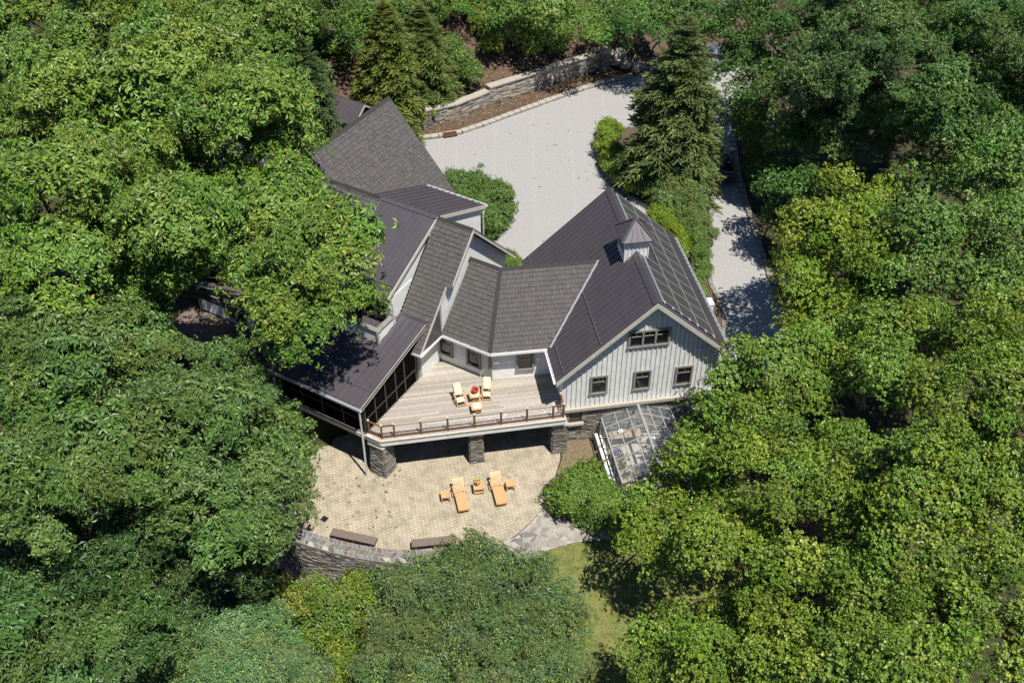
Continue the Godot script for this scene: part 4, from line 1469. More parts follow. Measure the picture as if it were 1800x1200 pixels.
# ---------- greenhouse: z away from the garage wall ----------
func build_greenhouse() -> void:
	var base := GARAGE_AT + Basis(Vector3.UP, deg_to_rad(GARAGE_TURN)) * Vector3(-0.4, -2.95, 0.2)
	var g := thing("greenhouse", "glass greenhouse with grey metal bars against the garage's stone wall", "greenhouse", base, GARAGE_TURN)
	var U := Vector3.UP
	var w := 2.02
	var ey := 1.62
	var ry := 2.48
	var L := 5.0
	var s := st()
	box(s, Vector3(0, 0.03, L / 2), Vector3(2 * w - 0.1, 0.06, L - 0.1))
	put("floor", s, M.kerb, g)
	s = st()
	for k in [-1, 1]: box(s, Vector3(k * w, 0.1, L / 2), Vector3(0.16, 0.22, L))
	box(s, Vector3(0, 0.1, L - 0.05), Vector3(2 * w - 0.16, 0.22, 0.12))
	put("footing", s, M.stone, g)
	var nb := 6
	for i in nb + 1:
		var z := L * i / nb
		s = st()
		for k in [-1, 1]:
			box(s, Vector3(k * w, ey / 2 + 0.1, z), Vector3(0.045, ey - 0.2, 0.045))
			beam(s, Vector3(k * w, ey, z), Vector3(0, ry, z), 0.065, 0.06)
		put("rib", s, M.greenhouse_metal, g)
	for k in [-1, 1]:
		s = st()
		beam(s, Vector3(k * w, ey, 0), Vector3(k * w, ey, L), 0.08, 0.08)
		put("eave_bar", s, M.greenhouse_metal, g)
		for f in [0.36, 0.7]:
			s = st()
			var p := Vector3(k * w, ey, 0).lerp(Vector3(0, ry, 0), f)
			beam(s, p, p + Vector3(0, 0, L), 0.05, 0.05)
			put("purlin", s, M.greenhouse_metal, g)
		s = st()
		beam(s, Vector3(k * w, 0.85, 0), Vector3(k * w, 0.85, L), 0.03, 0.04)
		put("side_bar", s, M.greenhouse_dark, g)
	s = st()
	beam(s, Vector3(0, ry + 0.02, 0), Vector3(0, ry + 0.02, L), 0.14, 0.06)
	put("ridge_bar", s, M.greenhouse_metal, g)
	# end frame
	s = st()
	for x in [-1.35, -0.5, 0.5, 1.35]: box(s, Vector3(x, (ry - absf(x) / w * (ry - ey)) / 2 + 0.05, L), Vector3(0.05, ry - absf(x) / w * (ry - ey) - 0.12, 0.05))
	box(s, Vector3(0, ey, L + 0.001), Vector3(2 * w, 0.05, 0.048))
	box(s, Vector3(0, 0.85, L + 0.002), Vector3(2 * w, 0.04, 0.046))
	put("end_frame", s, M.greenhouse_dark, g)
	for i in nb:
		for k in [-1, 1]:
			for f in 3:
				var f0: float = [0.0, 0.36, 0.7][f]
				var f1: float = [0.36, 0.7, 1.0][f]
				var a := Vector3(k * w, ey, L * i / nb + 0.03).lerp(Vector3(0, ry, L * i / nb + 0.03), f0 + 0.012)
				var b := Vector3(k * w, ey, L * i / nb + 0.03).lerp(Vector3(0, ry, L * i / nb + 0.03), f1 - 0.012)
				var e := Vector3(0, 0, L / nb - 0.06)
				s = st()
				fc(s, [a, b, b + e, a + e], U)
				put("pane", s, M.pane_glass, g)
			s = st()
			fc(s, [Vector3(k * w, 0.9, L * i / nb + 0.03), Vector3(k * w, 0.9, L * (i + 1) / nb - 0.03), Vector3(k * w, ey - 0.04, L * (i + 1) / nb - 0.03), Vector3(k * w, ey - 0.04, L * i / nb + 0.03)], Vector3(k, 0, 0))
			put("pane", s, M.pane_glass, g)
	# opening roof vents: raised lights along the ridge
	s = st()
	for i in 5: box(s, Vector3(-0.35, ry - 0.06, 0.6 + i * 0.9), Vector3(0.06, 0.05, 0.08))
	put("vent_latch", s, M.iron, g)
	# what stands inside, in the greenhouse's own axes
	var T := Transform3D(Basis(U, deg_to_rad(GARAGE_TURN)), base)
	for q in [[Vector3(-0.75, 0.06, 0.75), 1.7, "pale wooden potting bench at the back of the greenhouse"], [Vector3(-1.55, 0.06, 3.0), 0.0, "pale wooden plant bench along the greenhouse's bush side"]]:
		var along_x: bool = q[1] > 0.5
		var lx: float = 1.8 if along_x else 0.6
		var lz: float = 0.6 if along_x else 2.6
		var b := thing("plant_bench", q[2], "bench", T * q[0], GARAGE_TURN, "benches in the greenhouse")
		var m := 5 if along_x else 16
		for i in m:
			s = st()
			var zz := -lz / 2 + lz * (i + 0.5) / m
			box(s, Vector3(0, 0.8, zz), Vector3(lx, 0.03, lz / m - 0.015))
			put("slat", s, M.pine, b)
		for x in [-1, 1]:
			for z in [-1, 1]:
				s = st()
				box(s, Vector3(x * (lx / 2 - 0.05), 0.39, z * (lz / 2 - 0.05)), Vector3(0.06, 0.78, 0.06))
				put("leg", s, M.pine, b)
	var pots := [[Vector3(-1.0, 0.875, 0.7), 0.16, 0.2, "plastic_white", "white tub on the potting bench", 0.0], [Vector3(-0.2, 0.875, 0.75), 0.12, 0.22, "terracotta", "empty clay pot on the potting bench", 0.0],
		[Vector3(-1.6, 0.875, 2.2), 0.2, 0.28, "plastic_purple", "purple bucket on the greenhouse plant bench", 0.0], [Vector3(-1.5, 0.875, 2.75), 0.13, 0.2, "terracotta", "clay pot of leafy seedlings next to the purple bucket", 0.28],
		[Vector3(-1.6, 0.875, 3.4), 0.14, 0.2, "terracotta", "clay pot with a bushy herb in the greenhouse", 0.32], [Vector3(-1.5, 0.875, 4.0), 0.12, 0.18, "plastic_white", "white pot of greens by the greenhouse's open end", 0.26],
		[Vector3(-0.6, 0.06, 3.2), 0.2, 0.3, "terracotta", "large clay pot with a tall plant on the greenhouse floor", 0.42], [Vector3(0.9, 0.06, 1.0), 0.26, 0.5, "plastic_white", "white bin on the greenhouse floor by the stone wall", 0.0],
		[Vector3(-0.9, 0.06, 4.4), 0.2, 0.3, "plastic_white", "low white pot on the floor by the greenhouse end frame", 0.3]]
	for q in pots:
		var t := thing("plant_pot", q[4], "pot", T * q[0], 0.0, "pots in the greenhouse")
		s = st()
		var r: float = q[1]
		var h: float = q[2]
		lathe(s, Vector3.ZERO, [[0.0, 0.0], [r * 0.75, 0.0], [r, h * 0.9], [r * 1.08, h * 0.9], [r * 1.08, h], [r * 0.92, h], [r * 0.9, h * 0.85], [0.0, h * 0.85]], 14)
		put("pot", s, M[q[3]], t)
		if q[5] > 0.0:
			s = st()
			for i in 90:
				var d := Vector3(rf(-1, 1), rf(0.1, 1.3), rf(-1, 1)).normalized()
				var c: Vector3 = Vector3(0, h, 0) + d * q[5] * rf(0.3, 1.0)
				var a := d.cross(Vector3(rf(-1, 1), rf(-1, 1), rf(-1, 1))).normalized()
				var k := rf(0.7, 1.3)
				fc(s, [c - a * 0.035, c + d * 0.08, c + a * 0.035, c - d * 0.06], Vector3.UP + d, Color(0.07 * k, 0.15 * k, 0.03 * k))
			put("leaves", s, M.leaf, t)
	# rolled pale shade cloth lying along the bush side, held by a low rack
	var rk := thing("shade_rack", "dark low rack with rolled white shade cloth beside the greenhouse", "rack", T * Vector3(-w - 0.32, 0, 2.3), GARAGE_TURN)
	for x in [-0.18, 0.18]:
		s = st()
		beam(s, Vector3(x, 0.55, -2.2), Vector3(x, 0.55, 2.4), 0.05, 0.05)
		put("rail", s, M.greenhouse_dark, rk)
		for z in [-2.1, 0.1, 2.3]:
			s = st()
			box(s, Vector3(x, 0.26, z), Vector3(0.05, 0.53, 0.05))
			put("leg", s, M.greenhouse_dark, rk)
	for i in 4:
		s = st()
		tube(s, Vector3(0, 0.62, -2.0 + i * 1.1), Vector3(0, 0.62, -1.1 + i * 1.1), 0.1, 0.1, 14)
		put("cloth_roll", s, M.plastic_white, rk)

# ---------- terrain ----------
func gh(x: float, z: float) -> float:
	var d := (x + 6.5) * -0.56 + (z + 25.4) * -0.83
	if d > -4.0 and z < -8.0:
		return smoothstep(0.25, 0.6, d) * 1.15 + maxf(0.0, d - 0.5) * 0.5 - 0.12
	var z0 := pol([[-60, 2], [-16, 4], [-8, 0.5], [2, 0.0], [8, -4], [12, -3], [16, 0], [40, -2]], x)
	var z1 := pol([[-60, 18], [-16, 12], [-8, 3.0], [8, 1.5], [12, 4], [18, 10], [40, 12]], x)
	var t := smoothstep(z0, z1, z)
	var zr := pol([[-60, 6], [-14, 8], [-10.5, 12.2], [-7.6, 13.4], [-4, 13.6], [0, 13.2]], x)
	var low := -3.0 - 2.6 * smoothstep(zr + 0.4, zr + 0.9, z) * (1.0 - smoothstep(-0.5, 2.2, x)) - maxf(0.0, z - 14.0) * 0.12
	return -0.12 * (1.0 - t) + low * t
func grid(x0: float, x1: float, z0: float, z1: float, step: float, lift: float) -> SurfaceTool:
	var s := st()
	var nx := int((x1 - x0) / step)
	var nz := int((z1 - z0) / step)
	var v := []
	for j in nz + 1:
		for i in nx + 1:
			var x := x0 + i * step
			var z := z0 + j * step
			v.append(Vector3(x, gh(x, z) + lift, z))
	for p in v:
		var e := 0.3
		s.set_normal(Vector3(gh(p.x - e, p.z) - gh(p.x + e, p.z), 2 * e, gh(p.x, p.z - e) - gh(p.x, p.z + e)).normalized())
		s.set_color(Color.WHITE)
		s.add_vertex(p)
	for j in nz:
		for i in nx:
			var a := j * (nx + 1) + i
			for k in [a, a + 1, a + nx + 2, a, a + nx + 2, a + nx + 1]: s.add_index(k)
	return s
func px_line(list: Array, y: float) -> Array:
	var out := []
	for q in list: out.append(at(q[0], q[1], y))
	return out
func along(line: Array, step: float) -> Array:
	# evenly spaced [point, direction] on a polyline
	var out := []
	var left := 0.0
	for i in line.size() - 1:
		var a: Vector3 = line[i]
		var b: Vector3 = line[i + 1]
		var l := (b - a).length()
		while left < l:
			out.append([a.lerp(b, left / l), (b - a).normalized()])
			left += step
		left -= l
	return out
func rock(called: String, label: String, where: Vector3, r: Vector3, group: String) -> void:
	var t := thing(called, label, "boulder", where, rf(0, 360), group)
	var s := st()
	var n := FastNoiseLite.new()
	n.seed = rng.randi() % 1000
	n.frequency = 0.9
	var rings := 6
	var seg := 10
	var p := []
	for i in rings + 1:
		var row := []
		for j in seg:
			var a := PI * i / rings
			var d := Vector3(sin(a) * cos(TAU * j / seg), cos(a), sin(a) * sin(TAU * j / seg))
			row.append((d * (1.0 + 0.45 * n.get_noise_3dv(d * 1.6))).clamp(Vector3(-0.85, -0.8, -0.9), Vector3(0.85, 0.7, 0.9)) * r)
		p.append(row)
	var k := rf(0.8, 1.2)
	var col := Color(0.3 * k, 0.28 * k, 0.25 * k)
	for i in rings:
		for j in seg:
			var q := [p[i][j], p[i][(j + 1) % seg], p[i + 1][(j + 1) % seg], p[i + 1][j]]
			var m: Vector3 = (q[0] + q[2]) / 2
			fc(s, [q[0], q[1], q[2]] if i > 0 else [q[0], q[2], q[3]], m, col)
			if i > 0 and i < rings - 1: fc(s, [q[0], q[2], q[3]], m, col)
	put("stone", s, M.stone, t)
func build_land() -> void:
	var ground := put("ground", grid(-75, 75, -95, 50, 0.8, 0.0), M.forest_floor)
	setting(ground)
	# gravel court and lane
	var edge := px_line([[738, 247], [770, 243], [810, 236], [850, 223], [900, 204], [950, 186], [1000, 168], [1050, 152], [1110, 137], [1180, 112], [1250, 92], [1330, 70], [1345, 120], [1300, 175], [1284, 240], [1293, 300], [1305, 350], [1330, 430], [1358, 510], [1388, 580], [1405, 660], [1330, 680]], 0.0)
	edge.append_array([Vector3(8, 0, -1), Vector3(0, 0, -1.5), Vector3(-6, 0, -5), Vector3(-7.5, 0, -14)])
	var flat := flat_of(edge)
	var wide: PackedVector2Array = Geometry2D.offset_polygon(flat, 0.6)[0]
	var s := st()
	for j in 128:
		for i in 96:
			var x := -10.0 + i * 0.4
			var z := -44.0 + j * 0.4
			var cell := PackedVector2Array([Vector2(x, z), Vector2(x + 0.4, z), Vector2(x + 0.4, z + 0.4), Vector2(x, z + 0.4)])
			if not (Geometry2D.is_point_in_polygon(cell[0], wide) or Geometry2D.is_point_in_polygon(cell[2], wide)): continue
			for c in Geometry2D.intersect_polygons(cell, flat):
				for k in range(1, c.size() - 1):
					var tri := [c[0], c[k], c[k + 1]]
					if (tri[1] - tri[0]).cross(tri[2] - tri[0]) < 0: tri = [tri[0], tri[2], tri[1]]
					for v in tri:
						s.set_normal(Vector3.UP)
						s.set_color(Color.WHITE)
						s.add_vertex(Vector3(v.x, 0.0, v.y))
	var drive := put("gravel_driveway", s, M.gravel)
	setting(drive)
	# kerb stones
	var kl := px_line([[735, 243], [770, 239], [810, 232], [850, 219], [900, 200], [950, 182], [1000, 164], [1050, 148], [1110, 133]], 0.0)
	for q in along(kl, 0.62):
		s = st()
		var b := Basis(q[1], Vector3.UP, q[1].cross(Vector3.UP))
		box(s, Vector3.ZERO, Vector3(0.58, 0.16 + rf(-0.02, 0.04), rf(0.4, 0.52)), b)
		var o := put("kerb_stone", s, M.kerb, drive)
		o.position = q[0] + Vector3(0, 0.05, 0)
	# mulch strip between kerb and wall
	s = st()
	sheet(s, px_line([[728, 240], [745, 222], [800, 205], [860, 178], [930, 157], [1000, 134], [1056, 117], [1120, 112], [1130, 125], [1050, 146], [950, 180], [850, 217], [770, 237]], 0.06))
	setting(put("mulch_strip", s, M.mulch))
	# hillside above the wall
	var hs := grid(-22, 24, -52, -24, 0.7, 0.02)
	var hill := put("mulch_slope", hs, M.mulch)
	setting(hill)
	# dead leaves on the mulch
	var lm := st()
	fc(lm, [Vector3(-0.07, 0, 0), Vector3(0, 0.03, 0.035), Vector3(0.08, 0.01, 0), Vector3(0, 0, -0.035)], Vector3.UP)
	var ll := MultiMesh.new()
	ll.transform_format = MultiMesh.TRANSFORM_3D
	ll.use_colors = true
	ll.mesh = lm.commit()
	var spots := []
	var strip := flat_of(px_line([[728, 240], [745, 222], [800, 205], [860, 178], [930, 157], [1000, 134], [1056, 117], [1120, 112], [1130, 125], [1050, 146], [950, 180], [850, 217], [770, 237]], 0.06))
	for i in 9000:
		var p := Vector3(rf(-12, 12), 0, rf(-42, -23))
		if inside(p, strip): spots.append(Vector3(p.x, 0.08, p.z))
		elif gh(p.x, p.z) > 0.9: spots.append(Vector3(p.x, gh(p.x, p.z) + 0.05, p.z))
	for i in 2600:
		var p := Vector3(rf(-8, 18), 0, rf(-36, 4))
		if inside(p, flat) and rng.randf() < 0.06: spots.append(Vector3(p.x, 0.012, p.z))
	for i in 45: spots.append(Vector3(rf(-11.5, -6), -2.885, rf(7.5, 12)))
	ll.instance_count = spots.size()
	for i in spots.size():
		ll.set_instance_transform(i, Transform3D(Basis(Vector3.UP, rf(0, TAU)).scaled(Vector3.ONE * rf(0.7, 1.8)), spots[i]))
		var k := rf(0.5, 1.5)
		ll.set_instance_color(i, Color(0.24 * k, 0.15 * k, 0.09 * k))
	var lo := MultiMeshInstance3D.new()
	lo.name = "leaf_litter"
	lo.multimesh = ll
	lo.material_override = M.blade
	add_child(lo)
	tag(lo, "dry brown leaves scattered on the mulch about the retaining wall", "leaf litter", "", "stuff")
	# stone retaining wall
	var w := thing("retaining_wall", "pale stone retaining wall with tan caps above the gravel drive", "stone wall")
	var wl := px_line([[752, 221], [800, 210], [860, 185], [930, 163], [1000, 140], [1056, 123]], 0.03)
	var hgt := [[0.0, 1.25], [0.36, 1.15], [0.37, 1.5], [1.0, 1.5]]
	var total := 0.0
	for i in wl.size() - 1: total += (wl[i + 1] - wl[i]).length()
	var run := 0.0
	var fa := st()
	var core := st()
	for i in wl.size() - 1:
		var a: Vector3 = wl[i]
		var b: Vector3 = wl[i + 1]
		var l := (b - a).length()
		var d := (b - a) / l
		var out := Vector3(-d.z, 0, d.x)
		if out.z < 0: out = -out
		var n := maxi(1, int(l / 1.2))
		for k in n:
			var p := a.lerp(b, float(k) / n)
			var q := a.lerp(b, float(k + 1) / n)
			var h: float = pol(hgt, (run + l * (k + 0.5) / n) / total)
			stones(fa, p, q, p + Vector3.UP * h, q + Vector3.UP * h, out, 0.08, 0.2, 0.25, 0.8, 1.8)
			prism(core, [p, q, q + Vector3.UP * h, p + Vector3.UP * h], -out * 0.5)
			var cap := st()
			var bb := Basis(d, Vector3.UP, d.cross(Vector3.UP))
			box(cap, (p + q) / 2 + Vector3.UP * (h + 0.05) - out * 0.2, Vector3(l / n - 0.02, 0.1 + rf(0, 0.03), 0.66), bb)
			put("capstone", cap, M.kerb, w)
		run += l
	put("core", core, M.paver_joint, w)
	stuff(put("wall_stones", fa, M.stone, w))
	stone_pier(w, wl[0] + Vector3(-0.2, 0, 0.1), Basis(Vector3.UP, deg_to_rad(34)), 0.8, 0.75, 0.8, 0.75, -0.1, 1.5)
	stone_pier(w, wl[-1] + Vector3(0.2, 0, 0), Basis(Vector3.UP, deg_to_rad(34)), 0.8, 0.75, 0.8, 0.75, -0.1, 1.75)
	for q in [[733, 212, 0.5], [728, 228, 0.25], [741, 205, 0.8], [722, 238, 0.2]]: rock("boulder", "weathered boulder at the wall's end beside the steep shingle roof", at(q[0], q[1], q[2]), Vector3(rf(0.5, 0.8), rf(0.35, 0.5), rf(0.5, 0.7)), "boulders by the shingle roof")
	for q in [[1078, 105, 0.6], [1100, 112, 0.5], [1085, 95, 1.0], [1120, 117, 0.2]]: rock("boulder", "flat grey boulder past the wall's far pier near the tall spruce", at(q[0], q[1], q[2]), Vector3(rf(0.6, 1.0), rf(0.3, 0.5), rf(0.5, 0.8)), "boulders by the far pier")
	# grate in the drive
	var gp := at(791, 238, 0.02)
	var gt := thing("drive_grate", "rusty rectangular drain grate at the gravel's stone kerb", "drain", gp, 17.0)
	s = st()
	box(s, Vector3(0, 0.13, 0), Vector3(1.1, 0.05, 0.6))
	put("frame", s, M.rail_wood, gt)
	for i in 9:
		s = st()
		box(s, Vector3(-0.44 + i * 0.11, 0.165, 0), Vector3(0.05, 0.02, 0.5))
		put("bar", s, M.iron, gt)
	# garden lantern on a post behind the steep roof
	var lp := at(712, 203, 0.7)
	var la := thing("garden_lantern", "small copper path lantern on a post beside the steep roof", "lantern", Vector3(lp.x, gh(lp.x, lp.z), lp.z))
	s = st()
	box(s, Vector3(0, 0.5, 0), Vector3(0.07, 1.0, 0.07))
	put("post", s, M.rail_wood, la)
	s = st()
	lathe(s, Vector3(0, 1.0, 0), [[0.0, 0.0], [0.12, 0.0], [0.12, 0.3], [0.2, 0.31], [0.03, 0.45], [0.0, 0.45]], 6)
	put("lamp_housing", s, M.copper, la)
	# planted island between court and lane, raised behind a stone edge
	var isl := px_line([[1049, 262], [1051, 243], [1064, 230], [1120, 222], [1165, 212], [1205, 200], [1242, 205], [1256, 240], [1258, 320], [1250, 380], [1240, 430], [1250, 500], [1272, 545], [1275, 590], [1255, 600], [1225, 480], [1195, 410], [1150, 372], [1110, 345], [1078, 318], [1058, 290]], 0.1)
	s = st()
	sheet(s, isl)
	var island := put("planting_bed", s, M.mulch)
	setting(island)
	isl.append(isl[0])
	for q in along(isl, 0.5):
		s = st()
		box(s, Vector3.ZERO, Vector3(rf(0.38, 0.48), 0.2, rf(0.2, 0.34)), Basis(q[1], Vector3.UP, q[1].cross(Vector3.UP)))
		put("edge_stone", s, M.edge_rock, island).position = q[0] + Vector3(0, rf(-0.04, 0.02), 0)
	# stone kerb along the lane's forest side
	for q in along(px_line([[1284, 240], [1293, 300], [1305, 350], [1330, 430], [1358, 510], [1388, 580]], 0.0), 0.7):
		s = st()
		box(s, Vector3.ZERO, Vector3(rf(0.5, 0.66), 0.3, rf(0.3, 0.45)), Basis(q[1], Vector3.UP, q[1].cross(Vector3.UP)))
		put("edge_stone", s, M.edge_rock, drive).position = q[0] + Vector3(0.15, 0.02, 0)
	# utility box beside the garage
	var ub := at(1241, 540, 0.5)
	var u := thing("utility_box", "white metal utility cabinet beside the garage's gravel lane", "utility box", Vector3(ub.x, 0.1, ub.z), GARAGE_TURN)
	s = st()
	box(s, Vector3(0, 0.4, 0), Vector3(0.75, 0.8, 0.6))
	put("cabinet", s, M.plastic_white, u)
	s = st()
	box(s, Vector3(0, 0.82, 0), Vector3(0.82, 0.05, 0.68))
	put("lid", s, M.white_paint, u)
	# lawn
	s = st()
	var le := px_line([[940, 960], [1000, 945], [1080, 935], [1180, 960], [1300, 1000], [1350, 1120], [1200, 1230], [1000, 1230], [960, 1050]], -3.05)
	var lf := flat_of(le)
	for j in 60:
		for i in 60:
			var x := -2.0 + i * 0.4
			var z := 9.0 + j * 0.4
			for c in Geometry2D.intersect_polygons(PackedVector2Array([Vector2(x, z), Vector2(x + 0.4, z), Vector2(x + 0.4, z + 0.4), Vector2(x, z + 0.4)]), lf):
				for k in range(1, c.size() - 1):
					var p := []
					for v in [c[0], c[k], c[k + 1]]: p.append(Vector3(v.x, gh(v.x, v.y) + 0.05, v.y))
					fc(s, p, Vector3.UP)
	var lawn := put("lawn", s, M.turf)
	setting(lawn)
	var bl := st()
	for k in 5:
		var a := TAU * k / 5
		var d := Vector3(cos(a), 0, sin(a))
		fc(bl, [d * 0.015 + d.cross(Vector3.UP) * 0.008, d * 0.015 - d.cross(Vector3.UP) * 0.008, d * 0.04 + Vector3.UP * 0.07], Vector3.UP + d)
	var mm := MultiMesh.new()
	mm.transform_format = MultiMesh.TRANSFORM_3D
	mm.use_colors = true
	mm.mesh = bl.commit()
	var list := []
	for i in 16000:
		var p := Vector3(rf(1, 14), 0, rf(11, 24))
		if inside(p, lf): list.append(Vector3(p.x, gh(p.x, p.z) + 0.05, p.z))
	mm.instance_count = list.size()
	for i in list.size():
		mm.set_instance_transform(i, Transform3D(Basis(Vector3.UP, rf(0, TAU)).scaled(Vector3.ONE * rf(0.6, 1.2)), list[i]))
		var k := rf(0.7, 1.3)
		mm.set_instance_color(i, Color(0.17 * k * rf(0.9, 1.25), 0.2 * k, 0.06 * k))
	var gi := MultiMeshInstance3D.new()
	gi.name = "grass"
	gi.multimesh = mm
	gi.material_override = M.blade
	add_child(gi)
	tag(gi, "short mown grass of the small lawn by the flagstone path", "grass", "", "stuff")
	# small metal-roofed shed behind the steep roof
	var sh := thing("garden_shed", "small shed with ribbed metal roof behind the steep shingle roof", "shed", at(612, 208, 1.6) * Vector3(1, 0, 1), HOUSE_TURN)
	s = st()
	box(s, Vector3(0, 1.1, 0), Vector3(2.8, 2.4, 2.4))
	put("wall", s, M.siding, sh)
	for k in [-1.0, 1.0]:
		var yy: Vector3 = (Vector3.UP * 0.7 - Vector3.BACK * k).normalized()
		seam_roof(sh, Vector3(-1.7, 2.2, 1.5 * k), Vector3.RIGHT, yy, 0.0, 3.4, [[0, 0]], [[0, 1.83]], 0.42)
	s = st()
	for k in [-1.0, 1.0]: prism(s, [Vector3(1.7, 3.2, 0), Vector3(1.7, 3.05, 0), Vector3(1.7, 2.0, 1.5 * k), Vector3(1.7, 2.15, 1.5 * k)], Vector3.RIGHT * 0.04)
	put("rake_board", s, M.trim, sh)

# ---------- cars ----------
func make_car(label: String, paint: Material, where: Vector3, turn: float) -> void:
	var t := thing("parked_car", label, "car", where, turn)
	# nose at -z, tail at +z; sections [z, half width, bottom, top]
	var low := [[-2.25, 0.62, 0.35, 0.62], [-2.1, 0.8, 0.25, 0.75], [-1.5, 0.9, 0.2, 0.92], [-0.9, 0.92, 0.2, 0.98], [0.8, 0.92, 0.2, 1.0], [1.6, 0.91, 0.22, 1.0], [2.1, 0.86, 0.3, 0.98], [2.25, 0.72, 0.42, 0.85]]
	var s := st()
	_loft(s, low, 0.12)
	put("body", s, paint, t)
	var cab := [[-0.95, 0.74, 0.95, 1.0], [-0.3, 0.68, 0.95, 1.5], [0.5, 0.68, 0.95, 1.58], [1.5, 0.66, 0.95, 1.52], [2.0, 0.7, 0.95, 1.02]]
	s = st()
	_loft(s, cab, 0.14)
	put("cabin", s, paint, t)
	s = st()
	fc(s, [Vector3(-0.58, 1.475, 1.58), Vector3(0.58, 1.475, 1.58), Vector3(0.66, 1.06, 2.02), Vector3(-0.66, 1.06, 2.02)], Vector3(0, 0.6, 0.8))
	put("rear_window", s, M.glass_dark, t)
	s = st()
	fc(s, [Vector3(-0.58, 1.46, -0.37), Vector3(0.58, 1.46, -0.37), Vector3(0.7, 1.03, -0.95), Vector3(-0.7, 1.03, -0.95)], Vector3(0, 0.6, -0.8))
	put("windscreen", s, M.glass_dark, t)
	for k in [-1, 1]:
		s = st()
		fc(s, [Vector3(k * 0.74, 1.02, -0.7), Vector3(k * 0.705, 1.36, -0.2), Vector3(k * 0.705, 1.4, 1.3), Vector3(k * 0.735, 1.02, 1.75)], Vector3(k, 0.1, 0))
		put("side_window", s, M.glass_dark, t)
		s = st()
		box(s, Vector3(k * 0.72, 0.85, 2.18), Vector3(0.22, 0.2, 0.12))
		put("tail_light", s, M.tail_red, t)
		s = st()
		box(s, Vector3(k * 0.62, 0.66, -2.17), Vector3(0.26, 0.12, 0.1))
		put("headlight", s, M.plastic_white, t)
		s = st()
		box(s, Vector3(k * 1.0, 1.02, -0.62), Vector3(0.16, 0.12, 0.1))
		put("mirror", s, paint, t)
		for zz in [-1.4, 1.4]:
			var wh := part("wheel", t)
			s = st()
			tube(s, Vector3(k * 0.7, 0.33, zz), Vector3(k * 0.94, 0.33, zz), 0.33, 0.33, 20)
			put("tyre", s, M.tyre, wh)
			s = st()
			tube(s, Vector3(k * 0.9, 0.33, zz), Vector3(k * 0.95, 0.33, zz), 0.2, 0.18, 14)
			put("rim", s, M.aluminium, wh)
	s = st()
	beam(s, Vector3(-0.7, 0.5, 2.27), Vector3(0.7, 0.5, 2.27), 0.12, 0.2)
	put("bumper", s, M.tyre, t)
	s = st()
	box(s, Vector3(0, 0.74, 2.265), Vector3(0.34, 0.15, 0.02))
	put("plate", s, M.plastic_white, t)
	s = st()
	beam(s, Vector3(-0.68, 1.03, 2.04), Vector3(0.68, 1.03, 2.04), 0.03, 0.03)
	for k in [-1, 1]: beam(s, Vector3(k * 0.67, 1.05, 2.03), Vector3(k * 0.59, 1.48, 1.59), 0.03, 0.03)
	put("window_trim", s, M.aluminium, t)
func _loft(s: SurfaceTool, sec: Array, cut: float) -> void:
	var rings := []
	for q in sec:
		var w: float = q[1]
		var b: float = q[2]
		var h: float = q[3]
		var c := minf(cut, (h - b) * 0.45)
		var r := []
		for v in [[-w + c, b], [w - c, b], [w, b + c], [w, h - c * 1.2], [w - c, h], [-w + c, h], [-w, h - c * 1.2], [-w, b + c]]: r.append(Vector3(v[0], v[1], q[0]))
		rings.append(r)
	for k in rings.size() - 1:
		var mid := Vector3(0, (sec[k][2] + sec[k][3]) / 2, (sec[k][0] + sec[k + 1][0]) / 2)
		for i in 8:
			var j := (i + 1) % 8
			fc(s, [rings[k][i], rings[k][j], rings[k + 1][j], rings[k + 1][i]], (rings[k][i] + rings[k + 1][j]) / 2 - mid)
	fc(s, rings[0], Vector3.FORWARD)
	fc(s, rings[-1], Vector3.BACK)

